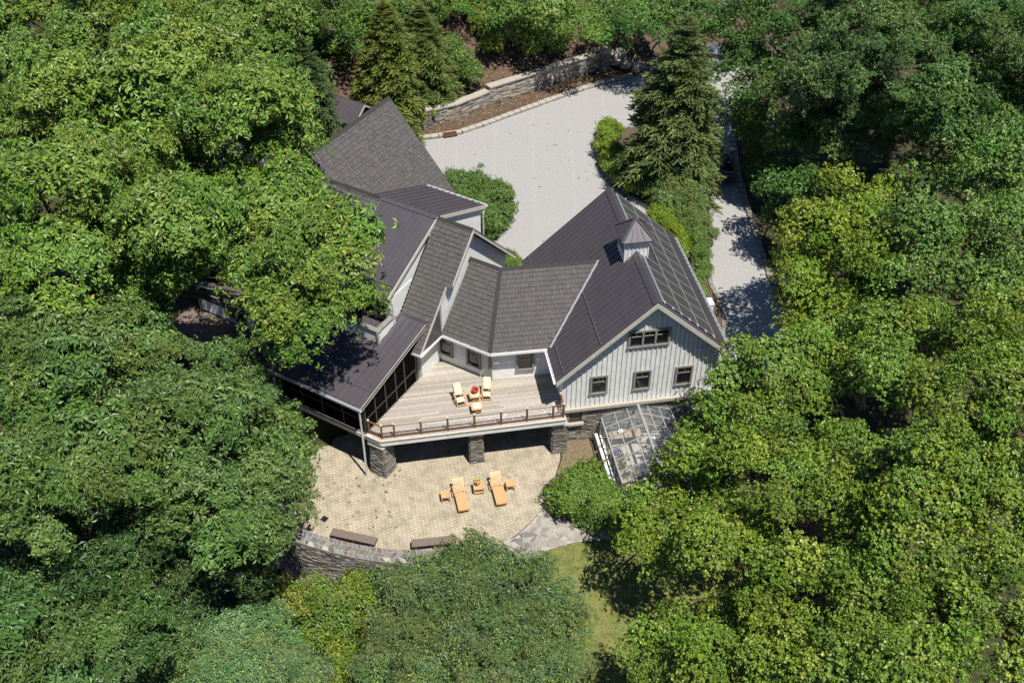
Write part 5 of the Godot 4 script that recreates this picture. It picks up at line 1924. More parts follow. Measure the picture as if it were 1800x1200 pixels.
# ---------- foliage ----------
var sprays := {}
func leaf_mesh(kind: String, seed_: int, knots: int, per: int, ln: float, wd: float, lo: Color, hi: Color, odd: Color, odd_share: float, droop: float, squash: float) -> ArrayMesh:
	# one bough end as a lumpy dome of leaf whorls, about one metre in radius
	var r := RandomNumberGenerator.new()
	r.seed = seed_
	var lump := FastNoiseLite.new()
	lump.seed = seed_
	lump.frequency = 1.7
	var V := PackedVector3Array()
	var N := PackedVector3Array()
	var C := PackedColorArray()
	for i in knots:
		var y := 1.0 - 1.08 * (i + 0.5) / knots
		var a := i * 2.39996 + r.randf_range(-0.3, 0.3)
		var q := sqrt(maxf(0.0, 1.0 - y * y))
		var dir := Vector3(q * cos(a), y, q * sin(a))
		var bulge := lump.get_noise_3dv(dir)
		var rad := 0.86 + 0.7 * bulge + r.randf_range(-0.15, 0.06)
		if i % 4 == 0: rad += r.randf_range(0.0, 0.34)
		if i % 6 == 1: rad *= r.randf_range(0.6, 0.85)
		var c := Vector3(dir.x, dir.y * squash, dir.z) * rad
		var ax := (dir * 0.75 + Vector3.UP * 0.65 + Vector3(r.randf_range(-1, 1), r.randf_range(-1, 1), r.randf_range(-1, 1)) * 0.4).normalized()
		var b1 := ax.cross(Vector3(r.randf_range(-1, 1), r.randf_range(-1, 1), r.randf_range(-1, 1))).normalized()
		var b2 := ax.cross(b1)
		var tone := r.randf()
		for k in per:
			var u := TAU * (k + r.randf_range(-0.25, 0.25)) / per
			var o := (b1 * cos(u) + b2 * sin(u)).normalized()
			var dr := droop + r.randf_range(-0.6, 0.6)
			var d := (o * cos(dr) - ax * sin(dr)).normalized()
			var side := d.cross(ax).normalized()
			var nn := side.cross(d).normalized()
			var L := ln * r.randf_range(0.7, 1.2)
			var W := wd * r.randf_range(0.75, 1.2)
			var p0 := c + d * L * 0.1
			var tip := c + d * L - nn * L * 0.12
			var mid := c + d * L * 0.6
			var roll := r.randf_range(-0.75, 0.75)
			var sd := (side * cos(roll) + nn * sin(roll)) * W * 0.5
			var l := mid + sd + nn * W * 0.14
			var rr := mid - sd + nn * W * 0.14
			var col := lo.lerp(hi, clampf(tone * 0.55 + r.randf() * 0.7 - 0.1, 0, 1))
			if r.randf() < odd_share: col = odd
			for tri in [[p0, l, tip], [p0, tip, rr]]:
				var f: Vector3 = (tri[2] - tri[0]).cross(tri[1] - tri[0]).normalized()
				for v in tri:
					V.append(v)
					N.append(f)
					C.append(col)
	var arr := []
	arr.resize(Mesh.ARRAY_MAX)
	arr[Mesh.ARRAY_VERTEX] = V
	arr[Mesh.ARRAY_NORMAL] = N
	arr[Mesh.ARRAY_COLOR] = C
	var m := ArrayMesh.new()
	m.add_surface_from_arrays(Mesh.PRIMITIVE_TRIANGLES, arr)
	m.resource_name = kind
	return m
func needle_branch(seed_: int, c0: Color, c1: Color) -> ArrayMesh:
	# a bough along +x, one metre long, with side twigs and tufts of needles
	var r := RandomNumberGenerator.new()
	r.seed = seed_
	var V := PackedVector3Array()
	var N := PackedVector3Array()
	var C := PackedColorArray()
	var tuft := func(p: Vector3, d: Vector3, L: float, W: float, col: Color):
		for k in 2:
			var s := d.cross(Vector3(r.randf_range(-1, 1), r.randf_range(-0.4, 1), r.randf_range(-1, 1))).normalized() * W
			var n := d.cross(s).normalized()
			for v in [p - d * L * 0.1, p + d * L * 0.45 + s, p + d * L, p - d * L * 0.1, p + d * L, p + d * L * 0.45 - s]:
				V.append(v)
				N.append(n)
				C.append(col)
	for i in 17:
		var t := 0.1 + i * 0.055
		var p := Vector3(t, -0.16 * t * t + 0.03 * sin(i * 2.0), 0)
		for k in [-1, 1]:
			var ln := (0.40 * (1.0 - t) + 0.09) * r.randf_range(0.75, 1.15)
			var d := Vector3(0.75, r.randf_range(-0.28, 0.02), k * r.randf_range(0.6, 1.0)).normalized()
			var m := int(ln / 0.06) + 1
			for j in m:
				var c := p + d * ln * j / m + Vector3(0, -0.05 * j / m, 0)
				var e := (d + Vector3(r.randf_range(-0.3, 0.5), r.randf_range(-0.35, 0.4), k * r.randf_range(-0.4, 0.5))).normalized()
				var q := c0.lerp(c1, r.randf())
				tuft.call(c, e, r.randf_range(0.1, 0.17), 0.018, q)
		tuft.call(p, Vector3(1, r.randf_range(-0.1, 0.4), r.randf_range(-0.3, 0.3)).normalized(), 0.14, 0.02, c0.lerp(c1, r.randf()))
	var arr := []
	arr.resize(Mesh.ARRAY_MAX)
	arr[Mesh.ARRAY_VERTEX] = V
	arr[Mesh.ARRAY_NORMAL] = N
	arr[Mesh.ARRAY_COLOR] = C
	var m := ArrayMesh.new()
	m.add_surface_from_arrays(Mesh.PRIMITIVE_TRIANGLES, arr)
	return m
func make_sprays() -> void:
	for k in 2:
		sprays.get_or_add("oak", []).append(leaf_mesh("oak", 1 + k, 88, 7, 0.235, 0.092, Color(0.06, 0.125, 0.016), Color(0.19, 0.305, 0.042), Color(0.32, 0.3, 0.06), 0.01, 0.35, 0.62))
		sprays.get_or_add("magnolia", []).append(leaf_mesh("magnolia", 3 + k, 86, 8, 0.235, 0.082, Color(0.042, 0.1, 0.024), Color(0.15, 0.24, 0.055), Color(0.24, 0.25, 0.07), 0.008, 0.3, 0.58))
		sprays.get_or_add("maple", []).append(leaf_mesh("maple", 5 + k, 120, 5, 0.145, 0.12, Color(0.06, 0.115, 0.012), Color(0.192, 0.29, 0.028), Color(0.34, 0.31, 0.04), 0.02, 0.4, 0.72))
		sprays.get_or_add("fine", []).append(leaf_mesh("fine", 7 + k, 96, 7, 0.24, 0.066, Color(0.045, 0.1, 0.034), Color(0.15, 0.225, 0.068), Color(0.3, 0.33, 0.05), 0.06, -0.05, 0.75))
		sprays.get_or_add("shrub", []).append(leaf_mesh("shrub", 9 + k, 66, 5, 0.29, 0.145, Color(0.06, 0.12, 0.016), Color(0.17, 0.255, 0.033), Color(0.3, 0.31, 0.05), 0.03, 0.2, 0.8))
		sprays.get_or_add("spruce", []).append(needle_branch(11 + k, Color(0.075, 0.11, 0.036), Color(0.19, 0.22, 0.075)))
func scatter(called: String, parent: Node, mesh: Mesh, list: Array, cols: Array, m: Material) -> void:
	var mm := MultiMesh.new()
	mm.transform_format = MultiMesh.TRANSFORM_3D
	mm.use_colors = true
	mm.mesh = mesh
	mm.instance_count = list.size()
	for i in list.size():
		mm.set_instance_transform(i, list[i])
		mm.set_instance_color(i, cols[i])
	var o := MultiMeshInstance3D.new()
	o.name = numbered(called, parent)
	o.multimesh = mm
	o.material_override = m
	o.set_meta("kind", "stuff")
	parent.add_child(o)
# lobes = [[px, py, height, radius], ...]; clump = size of one leaf spray
func crown_lists(lobes: Array, base: Vector3, tint: Color, clump: float, flat: float, fill: float, rough: float) -> Array:
	var L := [[], []]
	var C := [[], []]
	var cs := []
	for l in lobes: cs.append(at(l[0], l[1], l[2] + rf(-1.0, 1.0) * rough))
	var bump := FastNoiseLite.new()
	bump.seed = rng.randi() % 10000
	bump.frequency = 0.3 / clump
	for i in lobes.size():
		var r: float = maxf(lobes[i][-1] - clump * 0.55, lobes[i][-1] * 0.55)
		var n := int(4.0 * PI * r * r * fill / (clump * clump)) + 3
		for k in n:
			var y := 1.0 - 2.0 * (k + 0.5) / n
			if y < -0.4: continue
			var a := k * 2.39996 + i
			var q := sqrt(1.0 - y * y)
			var d := Vector3(q * cos(a), y, q * sin(a))
			d = (d + Vector3(rf(-1, 1), rf(-1, 1), rf(-1, 1)) * 0.12).normalized()
			var g := bump.get_noise_3dv(cs[i] + d * r)
			var p: Vector3 = cs[i] + Vector3(d.x, d.y * flat, d.z) * r * clampf(0.8 + 0.8 * g + rf(-0.2, 0.16), 0.35, 1.18)
			var deep := false
			for j in lobes.size():
				if j != i:
					var e: Vector3 = p - cs[j]
					e.y /= flat
					if e.length() < lobes[j][-1] * 0.62:
						deep = true
						break
			if deep: continue
			var up := (d * 0.55 + Vector3.UP * 0.75 + Vector3(rf(-1, 1), rf(-1, 1), rf(-1, 1)) * 0.22).normalized()
			var x := up.cross(Vector3(rf(-1, 1), rf(-1, 1), rf(-1, 1))).normalized()
			var b := Basis(x, up, x.cross(up)).scaled_local(Vector3(rf(0.75, 1.25), rf(0.75, 1.3), rf(0.75, 1.25)) * clump * rf(0.55, 1.2))
			var v := rng.randi() % 2
			L[v].append(Transform3D(b, p - base))
			var s := rf(0.82, 1.16)
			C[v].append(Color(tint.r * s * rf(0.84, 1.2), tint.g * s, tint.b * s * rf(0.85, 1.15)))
	return [L, C, cs]
func trunk_mesh(base: Vector3, cs: Array, lobes: Array, r0: float) -> SurfaceTool:
	var s := st()
	var mid := Vector3.ZERO
	for c in cs: mid += c
	mid /= cs.size()
	var fork := base.lerp(mid, 0.45)
	fork.x = lerpf(base.x, mid.x, 0.3)
	fork.z = lerpf(base.z, mid.z, 0.3)
	var o := base
	tube(s, Vector3(0, -0.4, 0), (fork - o) * 0.5 + Vector3(rf(-0.2, 0.2), 0, rf(-0.2, 0.2)), r0 * 1.25, r0 * 0.95, 9)
	tube(s, (fork - o) * 0.5, fork - o, r0 * 0.95, r0 * 0.8, 9)
	for i in cs.size():
		var e: Vector3 = cs[i] - o
		var f := fork - o
		var m := f.lerp(e, 0.5) + Vector3(rf(-0.5, 0.5), rf(0.0, 0.8), rf(-0.5, 0.5))
		tube(s, f, m, r0 * 0.5, r0 * 0.34, 7)
		tube(s, m, e, r0 * 0.34, r0 * 0.12, 6)
		for k in 4:
			var d: Vector3 = Vector3(rf(-1, 1), rf(0.0, 0.8), rf(-1, 1)).normalized() * lobes[i][-1] * 0.75
			var m2 := m.lerp(e, 0.4 + 0.15 * k)
			tube(s, m2, m2 + d, r0 * 0.14, r0 * 0.03, 5)
	return s
func tree(called: String, label: String, kind: String, foot: Vector3, given: Array, tint: Color, group: String, clump := 1.0, r0 := 0.3, flat := 0.8, fill := 0.38) -> void:
	var base := Vector3(foot.x, gh(foot.x, foot.z), foot.z)
	var t := thing(called, label, "tree", base, 0.0, group)
	# the maples of the east slope stand apart
	var lobes := []
	for g in given: lobes.append([g[0], g[1], g[2], g[3] * (0.88 if kind == "maple" and called != "hill_maple" else 1.08)])
	var cl := crown_lists(lobes, base, tint, clump, flat, fill, 0.7 if clump < 1.0 else 1.8)
	for v in 2:
		if cl[0][v].size() > 0: scatter("crown", t, sprays[kind][v], cl[0][v], cl[1][v], M.leaf)
	put("trunk", trunk_mesh(base, cl[2], lobes, r0), M.bark, t)
func bush(called: String, label: String, kind: String, lobes: Array, tint: Color, group := "", clump := 0.5, flat := 0.85, fill := 0.5, ground_y := 99.0) -> Node3D:
	var c := at(lobes[0][0], lobes[0][1], lobes[0][2])
	var base := Vector3(c.x, gh(c.x, c.z) if ground_y > 90 else ground_y, c.z)
	var t := thing(called, label, "bush", base, 0.0, group)
	var cl := crown_lists(lobes, base, tint, clump, flat, fill, 0.0)
	for v in 2:
		if cl[0][v].size() > 0: scatter("foliage", t, sprays[kind][v], cl[0][v], cl[1][v], M.leaf)
	var s := st()
	for i in cl[2].size():
		for k in 5:
			var e: Vector3 = cl[2][i] - base + Vector3(rf(-1, 1), rf(0, 0.6), rf(-1, 1)) * lobes[i][-1] * 0.6
			tube(s, Vector3((cl[2][i] - base).x * 0.7 + rf(-0.1, 0.1), -0.1, (cl[2][i] - base).z * 0.7 + rf(-0.1, 0.1)), e, 0.035, 0.012, 5)
	put("stems", s, M.bark, t)
	return t
func spruce(called: String, label: String, foot: Vector3, h: float, r: float, tint: Color) -> void:
	var base := foot
	var t := thing(called, label, "tree", base, rf(0, 360))
	var L := [[], []]
	var C := [[], []]
	var y := 0.35
	var ph := 0.0
	var gust := FastNoiseLite.new()
	gust.seed = rng.randi() % 1000
	while y < h - 0.15:
		var f := y / h
		var rad := r * pow(1.0 - f, 0.72) + 0.12
		var n := int(clampf(rad * 3.6 + 4, 5, 15))
		for k in n:
			var a := TAU * (k + rf(-0.35, 0.35)) / n + ph
			var tilt := lerpf(-0.22, 0.55, pow(f, 1.6)) + rf(-0.1, 0.1)
			var d := Vector3(cos(a) * cos(tilt), sin(tilt), sin(a) * cos(tilt))
			var up := (Vector3.UP - d * d.y).normalized()
			var s := rad * rf(0.7, 1.12) * (1.0 + 0.45 * gust.get_noise_2d(cos(a) * 60.0 + y * 22.0, sin(a) * 60.0))
			if rng.randf() < 0.06: continue
			var b := Basis(d * s, up * s * 0.9, d.cross(up) * s * clampf(1.25 / pow(s, 0.35), 0.7, 1.3))
			var v := rng.randi() % 2
			L[v].append(Transform3D(b, Vector3(0, y + rf(-0.12, 0.12), 0)))
			var q := rf(0.78, 1.2)
			C[v].append(Color(tint.r * q, tint.g * q, tint.b * q))
		ph += 1.1
		y += 0.3 * (0.55 + 0.45 * (1.0 - f)) * clampf(h / 11.0, 0.7, 1.2)
	for v in 2: scatter("crown", t, sprays["spruce"][v], L[v], C[v], M.needle)
	var s := st()
	tube(s, Vector3(0, -0.3, 0), Vector3(0, h * 0.97, 0), 0.03 * h * 0.6, 0.02, 9)
	put("trunk", s, M.bark, t)

func build_green() -> void:
	make_sprays()
	rng.seed = 7
	var W := Color(1, 1, 1)
	# west side
	tree("oak_tree", "huge bright green oak spreading over the left end of the house", "oak", Vector3(-26, 0, -1), [[120, 190, 13, 4.6], [300, 130, 13, 4.2], [430, 190, 12, 3.6], [230, 300, 11, 3.4], [60, 330, 11, 4.6], [110, 440, 9.5, 4.2], [380, 270, 12, 3.3], [480, 260, 11.5, 3.0], [305, 390, 10.5, 2.9], [215, 450, 9, 3.3], [430, 340, 11, 2.8], [510, 320, 10.8, 2.3], [470, 410, 10.5, 2.7], [560, 400, 10.2, 2.2], [625, 410, 10, 1.5], [520, 470, 9.8, 2.4], [590, 480, 9.5, 2.0], [490, 530, 8.8, 2.0], [455, 470, 9.3, 1.9], [555, 550, 8.2, 1.9], [625, 520, 9.0, 1.3], [400, 420, 10.3, 1.9], [520, 590, 7.4, 1.5], [300, 470, 9.5, 1.8]], W, "oaks on the west side", 1.3, 0.5)
	tree("oak_tree", "bright oak behind the huge one, reaching the picture-top shrubs by the small shed", "oak", Vector3(-27, 0, -20), [[60, 60, 11, 4.5], [190, 30, 11, 4.2], [330, 30, 10.5, 4.2], [440, 70, 9.5, 3.6], [480, 150, 8.5, 2.8], [15, 130, 10.5, 4.2], [510, 20, 8, 3.4]], Color(0.9, 0.95, 1.0), "oaks on the west side", 1.3, 0.45)
	tree("magnolia_tree", "broad dark green tree with whorled leaves below the shaded terrace", "magnolia", Vector3(-19, 0, 11), [[280, 650, 6.5, 2.8], [400, 640, 5.5, 1.9], [440, 690, 5, 2.0], [495, 740, 4, 1.7], [420, 730, 5.5, 2.8], [330, 740, 6, 3.0], [495, 820, 3, 1.8], [440, 840, 4, 2.5], [360, 850, 4.5, 2.6], [480, 900, 2.5, 1.9], [280, 830, 5, 2.6], [400, 920, 3, 2.2]], W, "whorled-leaf trees west of the patio", 1.3, 0.4)
	tree("magnolia_tree", "dark whorled-leaf tree at the western edge beneath the huge oak", "magnolia", Vector3(-27, 0, 10), [[60, 640, 8, 3.8], [170, 610, 7.5, 3.4], [210, 720, 7, 3.2], [90, 760, 7.5, 3.4], [180, 830, 6, 3.0], [40, 860, 6.5, 3.0], [235, 560, 7, 2.2], [40, 550, 8, 3.2]], Color(0.96, 1.0, 0.9), "whorled-leaf trees west of the patio", 1.3, 0.4)
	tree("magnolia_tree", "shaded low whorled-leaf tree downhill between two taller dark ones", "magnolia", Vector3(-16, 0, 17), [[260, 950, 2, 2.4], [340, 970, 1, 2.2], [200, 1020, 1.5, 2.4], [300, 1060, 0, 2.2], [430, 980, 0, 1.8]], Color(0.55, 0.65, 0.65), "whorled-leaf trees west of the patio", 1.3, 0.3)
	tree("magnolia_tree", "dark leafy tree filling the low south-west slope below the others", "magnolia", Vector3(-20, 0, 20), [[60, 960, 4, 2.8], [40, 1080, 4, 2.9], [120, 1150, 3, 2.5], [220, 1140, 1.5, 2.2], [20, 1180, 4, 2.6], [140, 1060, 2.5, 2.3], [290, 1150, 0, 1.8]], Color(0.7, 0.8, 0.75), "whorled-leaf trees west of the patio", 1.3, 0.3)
	# below the patio
	tree("willow_oak", "dense dark green fine-leaved tree in front of the curved wall", "fine", Vector3(-1.8, 0, 17.5), [[835, 965, -0.9, 0.85], [870, 985, -1.0, 0.8], [800, 985, -1.0, 0.8], [760, 1010, -1.2, 1.0], [905, 1005, -1.3, 0.75], [950, 1020, -1.3, 0.8], [940, 990, -1.6, 0.45], [985, 1050, -1.0, 0.95], [840, 1020, -0.3, 1.2], [720, 1050, -1.2, 1.1], [790, 1060, 0.0, 1.4], [880, 1070, 0.2, 1.4], [940, 1080, -0.2, 1.3], [1000, 1100, -0.6, 1.1], [680, 1110, -1.2, 1.2], [740, 1120, -0.2, 1.5], [830, 1130, 0.8, 1.7], [920, 1150, 0.6, 1.6], [1005, 1165, -0.2, 1.2], [660, 1170, -1.2, 1.3], [750, 1190, 0.2, 1.6], [850, 1200, 1.0, 1.7], [960, 1205, 0.4, 1.5], [700, 1020, -1.8, 0.8]], W, "", 0.82, 0.25, 0.95, 0.42)
	tree("locust_tree", "low blue-green feathery tree on the slope under the dark trees", "fine", Vector3(-9, 0, 20), [[400, 1120, -2.4, 1.4], [455, 1105, -2.5, 1.3], [370, 1170, -2.2, 1.5], [440, 1170, -2.0, 1.6], [500, 1160, -2.4, 1.4], [530, 1200, -2.4, 1.4]], Color(1.2, 1.3, 1.5), "", 0.72, 0.16, 0.7, 0.45)
	for q in [[[[470, 1040, -3.9, 1.2], [510, 1065, -3.9, 1.2], [450, 1075, -3.9, 1.1]], "reddish-tipped yellow-green shrub beside the dark trees' shadow", Color(1.15, 0.95, 0.9)], [[[545, 1040, -3.9, 1.1], [580, 1062, -3.8, 1.3]], "pale green shrub on the slope below the curved wall's shaded end", Color(1.0, 0.98, 1.2)],
		[[[625, 1030, -3.9, 1.0], [655, 1025, -3.9, 0.9]], "bright green shrub touching the curved wall's stones", Color(1.02, 1.02, 0.9)], [[[640, 1065, -3.9, 1.3], [665, 1105, -3.9, 1.2]], "yellow-green shrub beside the fine-leaved tree", Color(1.15, 1.05, 0.85)],
		[[[590, 1100, -4.0, 1.3], [555, 1120, -4.0, 1.2]], "mid-green shrub next to the blue-green feathery tree", Color(0.85, 0.9, 0.9)], [[[620, 1155, -4.0, 1.4], [650, 1190, -4.0, 1.3], [590, 1195, -4.0, 1.3]], "lime green shrub at the slope's foot beside the fine-leaved tree", Color(1.15, 1.08, 0.8)], [[[693, 1000, -3.7, 0.7]], "small yellow shrub squeezed between wall and fine-leaved tree", Color(1.4, 1.15, 0.9)]]:
		bush("slope_shrub", q[1], "shrub", q[0], q[2], "shrubs on the slope below the patio", 0.72)
	# patio bush, drive bush
	bush("round_bush", "large round glossy bush between the patio and the greenhouse", "shrub", [[1025, 868, -2.1, 1.75], [1050, 890, -2.2, 1.5], [998, 875, -2.2, 1.3], [1028, 845, -2.2, 1.3], [1070, 900, -2.4, 1.1]], Color(0.95, 1.05, 1.0), "", 0.58, 0.85, 0.6, -2.95)
	bush("barberry", "small purple-brown twiggy shrub at the round patio bush's foot", "shrub", [[968, 862, -2.7, 0.35], [972, 885, -2.7, 0.38], [985, 900, -2.75, 0.35]], Color(1.6, 0.55, 1.6), "", 0.2, 0.8, 0.9, -2.95)
	bush("rhododendron", "large round dark green bush beside the gravel court and house", "shrub", [[838, 350, 1.5, 2.2], [800, 333, 1.3, 1.6], [868, 362, 1.2, 1.8], [850, 390, 0.9, 1.7], [812, 375, 1.1, 1.7]], Color(0.8, 0.95, 1.4), "", 0.5, 0.95, 0.75, 0.0)
	bush("corner_shrub", "small leafy shrub in the corner between house and garage", "shrub", [[895, 455, 0.7, 0.7], [905, 462, 0.5, 0.5]], Color(1, 1.05, 0.9), "", 0.32, 0.9, 0.9, 0.0)
	# island hedges and shrubs
	bush("clipped_hedge", "bright yellow-green clipped hedge curving along the gravel court", "shrub", [[1074, 228, 0.8, 1.0], [1067, 245, 0.8, 1.05], [1068, 260, 0.8, 1.05], [1073, 274, 0.8, 1.05], [1080, 287, 0.8, 1.05], [1090, 300, 0.8, 1.05], [1102, 313, 0.8, 1.0], [1116, 326, 0.8, 0.9]], Color(1.35, 1.25, 0.6), "", 0.42, 1.0, 0.6, 0.1)
	bush("clipped_shrub", "bright clipped oval shrub right behind the solar panels", "shrub", [[1160, 375, 0.8, 0.85], [1175, 395, 0.8, 0.9], [1188, 415, 0.8, 0.9], [1198, 435, 0.8, 0.75]], Color(1.35, 1.35, 0.4), "", 0.36, 1.0, 0.7, 0.1)
	bush("loose_shrub", "grey-green loose shrub mass under the tall spruce", "shrub", [[1150, 310, 1.4, 1.4], [1190, 300, 1.8, 1.7], [1228, 305, 1.6, 1.4], [1170, 345, 1.2, 1.4], [1210, 350, 1.2, 1.4], [1130, 320, 1.0, 1.1], [1225, 270, 2.0, 1.3]], Color(1.0, 0.95, 1.9), "", 0.5, 0.85, 0.45, 0.1)
	bush("loose_shrub", "airy grey-green shrub beside the clipped oval shrub and lane", "shrub", [[1222, 385, 0.9, 1.2], [1235, 415, 0.8, 1.0], [1232, 445, 0.7, 0.9], [1238, 470, 0.5, 0.6]], Color(1.0, 1.0, 1.5), "", 0.36, 0.85, 0.6, 0.1)
	bush("hydrangea", "small white-flowering shrub by the garage's solar side", "shrub", [[1228, 490, 0.6, 0.5], [1233, 510, 0.5, 0.45]], Color(1.1, 1.2, 1.4), "", 0.28, 0.9, 0.8, 0.1)
	spruce("spruce_tree", "tall dark green spruce on the island between court and lane", at(1176, 322, 0.1), 12.8, 4.1, Color(1.2, 1.25, 1.2))
	spruce("spruce_tree", "dark spruce rising behind the steep shingle roof by the shed", at(556, 262, 0.4), 9.0, 2.6, Color(0.7, 0.85, 0.95))
	var f := at(690, 190, 1.4)
	spruce("pine_tree", "yellow-green conifer on the mulch slope beside the wall's near pier", Vector3(f.x, gh(f.x, f.z), f.z), 8.5, 3.4, Color(1.35, 1.35, 0.8))
	f = at(745, 150, 2.2)
	spruce("pine_tree", "broad shaggy conifer above the stone retaining wall", Vector3(f.x, gh(f.x, f.z), f.z), 7.0, 2.9, Color(1.1, 1.2, 0.9))
	# the hill behind the wall
	bush("loose_shrub", "grey-green bush spilling over the wall next to the shaggy conifer", "shrub", [[805, 110, 3.2, 1.5], [825, 130, 2.6, 1.2], [790, 75, 3.6, 1.3]], Color(0.9, 1.0, 1.5), "", 0.6)
	bush("loose_shrub", "yellow-green bush on the bare mulch above the wall", "shrub", [[850, 45, 4.2, 1.3], [862, 75, 3.6, 1.0], [835, 20, 5, 1.4]], Color(1.3, 1.25, 1.0), "", 0.6)
	tree("hill_maple", "sunlit maple leaning over the middle of the stone retaining wall", "maple", Vector3(2.5, 0, -40), [[905, 45, 4.4, 2.6], [965, 65, 4.2, 2.6], [1010, 40, 4.8, 2.4], [960, 15, 5.5, 2.6], [1045, 60, 4.4, 1.7]], Color(0.95, 1.1, 1.6), "trees on the hill behind the wall", 1.1, 0.25)
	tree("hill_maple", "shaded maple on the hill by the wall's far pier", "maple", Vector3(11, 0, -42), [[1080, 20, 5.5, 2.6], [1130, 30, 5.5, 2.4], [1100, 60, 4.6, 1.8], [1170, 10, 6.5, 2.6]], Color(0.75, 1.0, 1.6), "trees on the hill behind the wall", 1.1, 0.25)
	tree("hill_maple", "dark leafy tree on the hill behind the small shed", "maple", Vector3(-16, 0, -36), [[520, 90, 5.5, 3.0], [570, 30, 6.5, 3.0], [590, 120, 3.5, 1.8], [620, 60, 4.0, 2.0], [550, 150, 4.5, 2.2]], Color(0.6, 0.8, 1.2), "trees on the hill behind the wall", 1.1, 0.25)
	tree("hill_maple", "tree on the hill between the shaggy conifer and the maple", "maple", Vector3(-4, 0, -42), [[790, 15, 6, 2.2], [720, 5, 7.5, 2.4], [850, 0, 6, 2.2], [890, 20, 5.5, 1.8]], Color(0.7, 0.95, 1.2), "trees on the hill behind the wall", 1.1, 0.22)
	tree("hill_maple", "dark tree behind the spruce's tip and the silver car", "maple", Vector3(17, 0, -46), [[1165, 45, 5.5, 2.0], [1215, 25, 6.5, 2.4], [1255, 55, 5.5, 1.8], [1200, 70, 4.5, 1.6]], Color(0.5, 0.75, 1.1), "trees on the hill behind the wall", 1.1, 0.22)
	tree("hill_maple", "twiggy grey-green tree between the dark hill tree and the conifers", "maple", Vector3(-12, 0, -37), [[630, 25, 6.0, 1.8], [655, 90, 3.6, 1.3], [605, 90, 4.4, 1.5]], Color(0.75, 0.95, 1.6), "trees on the hill behind the wall", 0.9, 0.16)
	# east side
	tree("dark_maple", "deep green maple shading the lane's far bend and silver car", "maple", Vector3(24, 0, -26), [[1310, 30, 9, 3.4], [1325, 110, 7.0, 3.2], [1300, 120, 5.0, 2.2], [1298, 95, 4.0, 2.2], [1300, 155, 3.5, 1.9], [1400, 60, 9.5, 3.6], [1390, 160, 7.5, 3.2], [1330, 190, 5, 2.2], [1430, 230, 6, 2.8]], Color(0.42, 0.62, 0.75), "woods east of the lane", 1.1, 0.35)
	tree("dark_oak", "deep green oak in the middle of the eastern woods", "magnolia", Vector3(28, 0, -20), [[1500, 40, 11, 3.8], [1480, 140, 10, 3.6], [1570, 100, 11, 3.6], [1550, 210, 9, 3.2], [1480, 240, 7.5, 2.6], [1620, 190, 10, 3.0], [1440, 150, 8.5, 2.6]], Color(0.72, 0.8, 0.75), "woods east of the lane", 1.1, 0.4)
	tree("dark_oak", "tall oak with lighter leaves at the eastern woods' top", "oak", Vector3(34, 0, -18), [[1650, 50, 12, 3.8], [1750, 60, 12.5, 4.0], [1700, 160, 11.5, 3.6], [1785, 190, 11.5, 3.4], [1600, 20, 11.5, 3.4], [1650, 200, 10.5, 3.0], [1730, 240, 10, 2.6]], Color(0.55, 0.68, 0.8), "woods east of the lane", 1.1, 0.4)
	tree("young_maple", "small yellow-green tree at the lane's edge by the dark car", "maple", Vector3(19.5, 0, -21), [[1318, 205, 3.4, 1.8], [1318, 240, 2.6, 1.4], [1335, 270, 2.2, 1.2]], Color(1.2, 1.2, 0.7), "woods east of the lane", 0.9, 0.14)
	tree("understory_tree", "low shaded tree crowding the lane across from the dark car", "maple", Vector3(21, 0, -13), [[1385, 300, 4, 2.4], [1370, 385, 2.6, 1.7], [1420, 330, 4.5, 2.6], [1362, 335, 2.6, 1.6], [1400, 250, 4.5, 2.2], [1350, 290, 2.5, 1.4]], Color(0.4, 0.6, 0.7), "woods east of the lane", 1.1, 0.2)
	tree("yellow_maple", "yellow-tinged maple standing out from the woods along the lane", "maple", Vector3(23, 0, -5), [[1465, 330, 7.5, 2.2], [1440, 400, 6.5, 2.3], [1500, 390, 7.5, 2.3], [1545, 350, 8, 1.8], [1400, 450, 5.5, 2.0], [1460, 470, 6.5, 2.4], [1520, 460, 7, 2.0], [1410, 530, 4.8, 2.2], [1470, 540, 5.5, 2.2], [1395, 480, 4.6, 1.9], [1400, 580, 4.2, 1.8]], Color(1.08, 1.04, 0.7), "woods east of the lane", 1.1, 0.28)
	tree("green_maple", "full mid-green maple behind the yellow-tinged one", "maple", Vector3(32, 0, -4), [[1640, 310, 9, 2.8], [1720, 330, 9.5, 3.1], [1620, 400, 8, 2.6], [1700, 430, 9, 3.0], [1780, 400, 9.5, 3.0], [1770, 290, 9.5, 2.8], [1610, 480, 7.5, 2.4], [1690, 510, 8, 2.6], [1780, 500, 9, 2.8]], Color(0.78, 0.92, 1.4), "woods east of the lane", 1.1, 0.35)
	var E := "maples on the lower east slope"
	tree("maple_tree", "maple hiding the garage's right wall corner", "maple", Vector3(14.5, 0, 7), [[1300, 665, 4.2, 1.9], [1360, 640, 5, 2.2], [1260, 720, 3.2, 1.5], [1330, 730, 4.2, 2.1], [1410, 690, 5.4, 2.2], [1310, 620, 3.8, 1.1], [1225, 760, 2.2, 1.2]], Color(0.95, 1.0, 1.1), E, 1.0, 0.28)
	tree("maple_tree", "maple between the yellow-tinged one and the garage", "maple", Vector3(20, 0, 4), [[1470, 570, 6, 2.3], [1540, 590, 6.8, 2.5], [1430, 610, 5.5, 2.0], [1500, 650, 6.2, 2.5], [1580, 660, 7, 2.5], [1530, 520, 6.2, 1.8]], Color(0.95, 1.0, 1.0), E, 1.0, 0.3)
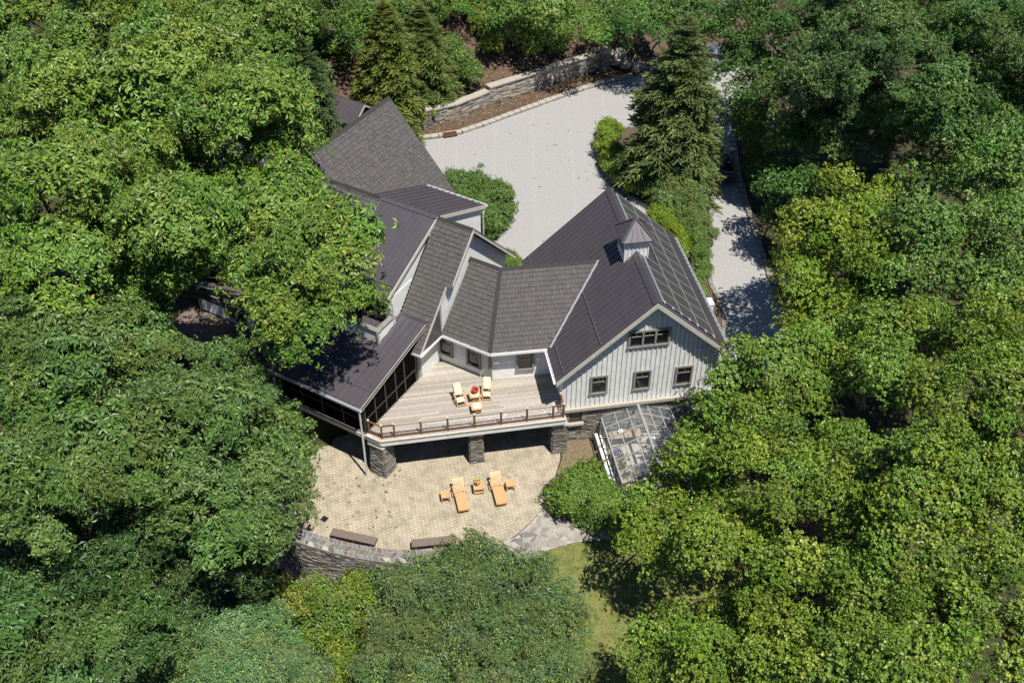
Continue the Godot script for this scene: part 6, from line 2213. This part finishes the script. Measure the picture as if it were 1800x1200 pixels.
	tree("maple_tree", "maple at the eastern edge below the full mid-green one", "maple", Vector3(27, 0, 7), [[1680, 600, 8, 2.7], [1760, 580, 8.5, 2.7], [1660, 690, 7.5, 2.6], [1750, 690, 8.5, 3.1], [1620, 570, 7.2, 1.8], [1800, 620, 9, 3.0], [1800, 760, 8.5, 3.0]], Color(0.98, 1.02, 0.9), E, 1.0, 0.3)
	tree("maple_tree", "wide maple on the slope straight below the garage maple", "maple", Vector3(15.5, 0, 13), [[1400, 800, 5, 2.3], [1480, 780, 6, 2.4], [1370, 870, 4.5, 2.0], [1450, 870, 5.6, 2.4], [1540, 830, 6.5, 2.5], [1500, 930, 6, 2.3]], Color(1, 1, 1), E, 1.0, 0.3)
	tree("maple_tree", "maple on the slope under the eastern-edge one", "maple", Vector3(22, 0, 14), [[1640, 800, 7.6, 2.6], [1730, 800, 8.2, 2.7], [1690, 890, 7.8, 2.7], [1780, 900, 8.2, 2.5], [1610, 890, 7, 2.3]], Color(0.95, 1.0, 0.9), E, 1.0, 0.3)
	tree("maple_tree", "maple reaching over the greenhouse's open end and lawn", "maple", Vector3(10, 0, 11.5), [[1215, 800, 2.2, 1.5], [1190, 840, 1.9, 1.5], [1240, 810, 2.8, 1.8], [1130, 890, 0.8, 1.5], [1190, 890, 2.1, 1.9], [1260, 880, 3.2, 2.1], [1300, 800, 3.4, 2.0], [1098, 930, 0.4, 1.3], [1125, 962, 0.9, 1.3], [1170, 960, 1.6, 1.9], [1250, 960, 3, 2.1], [1310, 930, 3.6, 2.1]], Color(1.05, 1.05, 0.9), E, 1.0, 0.24)
	tree("maple_tree", "maple on the far side of the lawn's shaded strip", "maple", Vector3(8, 0, 18.5), [[1125, 1135, 1.4, 1.6], [1205, 1110, 2, 1.8], [1160, 1180, 2, 2.0], [1250, 1160, 2.8, 2.1], [1290, 1090, 3, 1.9]], Color(1.0, 1.02, 0.9), E, 1.0, 0.22)
	tree("maple_tree", "maple downhill from the wide one, beside the lawn's shaded strip", "maple", Vector3(14, 0, 17.5), [[1390, 1010, 5, 2.1], [1340, 1070, 4.2, 1.8], [1470, 1030, 5.8, 2.2], [1420, 1110, 5.2, 2.2], [1520, 1110, 6.2, 2.2], [1360, 1170, 4.8, 2.0], [1470, 1190, 6, 2.2]], Color(1.05, 1.04, 0.9), E, 1.0, 0.28)
	tree("maple_tree", "maple lowest on the eastern slope", "maple", Vector3(20, 0, 19), [[1600, 1000, 7, 2.4], [1690, 1000, 7.8, 2.5], [1780, 1020, 8.2, 2.5], [1620, 1100, 7.2, 2.4], [1710, 1110, 8, 2.5], [1790, 1140, 8.6, 2.4], [1590, 1190, 7, 2.2], [1690, 1190, 8, 2.4]], Color(0.98, 1.0, 0.95), E, 1.0, 0.3)

func _ready() -> void:
	rng.seed = 20240611
	# camera, sky, sun
	var cam := Camera3D.new()
	cam.name = "camera"
	cam.position = eye
	cam.rotation_degrees = Vector3(-PITCH, 0, 0)
	cam.fov = rad_to_deg(2.0 * atan(600.0 / FOCAL))
	cam.near = 0.5
	cam.far = 600.0
	add_child(cam)
	cam.make_current()
	var env := Environment.new()
	env.background_mode = Environment.BG_SKY
	var sky := Sky.new()
	var sm := ProceduralSkyMaterial.new()
	sm.sky_top_color = Color(0.4, 0.55, 0.8)
	sm.sky_horizon_color = Color(0.74, 0.82, 0.88)
	sm.sky_curve = 0.12
	sm.ground_bottom_color = Color(0.12, 0.15, 0.08)
	sm.ground_horizon_color = Color(0.6, 0.68, 0.72)
	sm.sun_angle_max = 10.0
	sky.sky_material = sm
	env.sky = sky
	env.background_energy_multiplier = 0.44
	env.tonemap_mode = Environment.TONE_MAPPER_LINEAR
	env.tonemap_exposure = 1.24
	env.sdfgi_enabled = true
	env.ssao_enabled = true
	env.ssil_enabled = true
	var we := WorldEnvironment.new()
	we.name = "world_environment"
	we.environment = env
	add_child(we)
	var sun := DirectionalLight3D.new()
	sun.name = "sun"
	sun.light_color = Color(1.0, 0.975, 0.935)
	sun.light_energy = 1.6
	sun.light_angular_distance = 0.5
	sun.shadow_enabled = true
	add_child(sun)
	sun.look_at_from_position(Vector3(12.5, 50, 17), Vector3.ZERO, Vector3.FORWARD)
	materials()
	build_land()
	build_house()
	build_porch()
	build_link()
	build_garage()
	build_deck()
	build_patio()
	build_greenhouse()
	build_furniture()
	make_car("dark grey car parked on the gravel lane behind the loose shrub", M.car_dark, at(1270, 326, 0.0) + Vector3(0, 0, -2.2), 2.0)
	make_car("silver car half hidden behind the tall spruce at the lane's bend", M.car_silver, at(1243, 112, 0.0), 60.0)
	build_green()
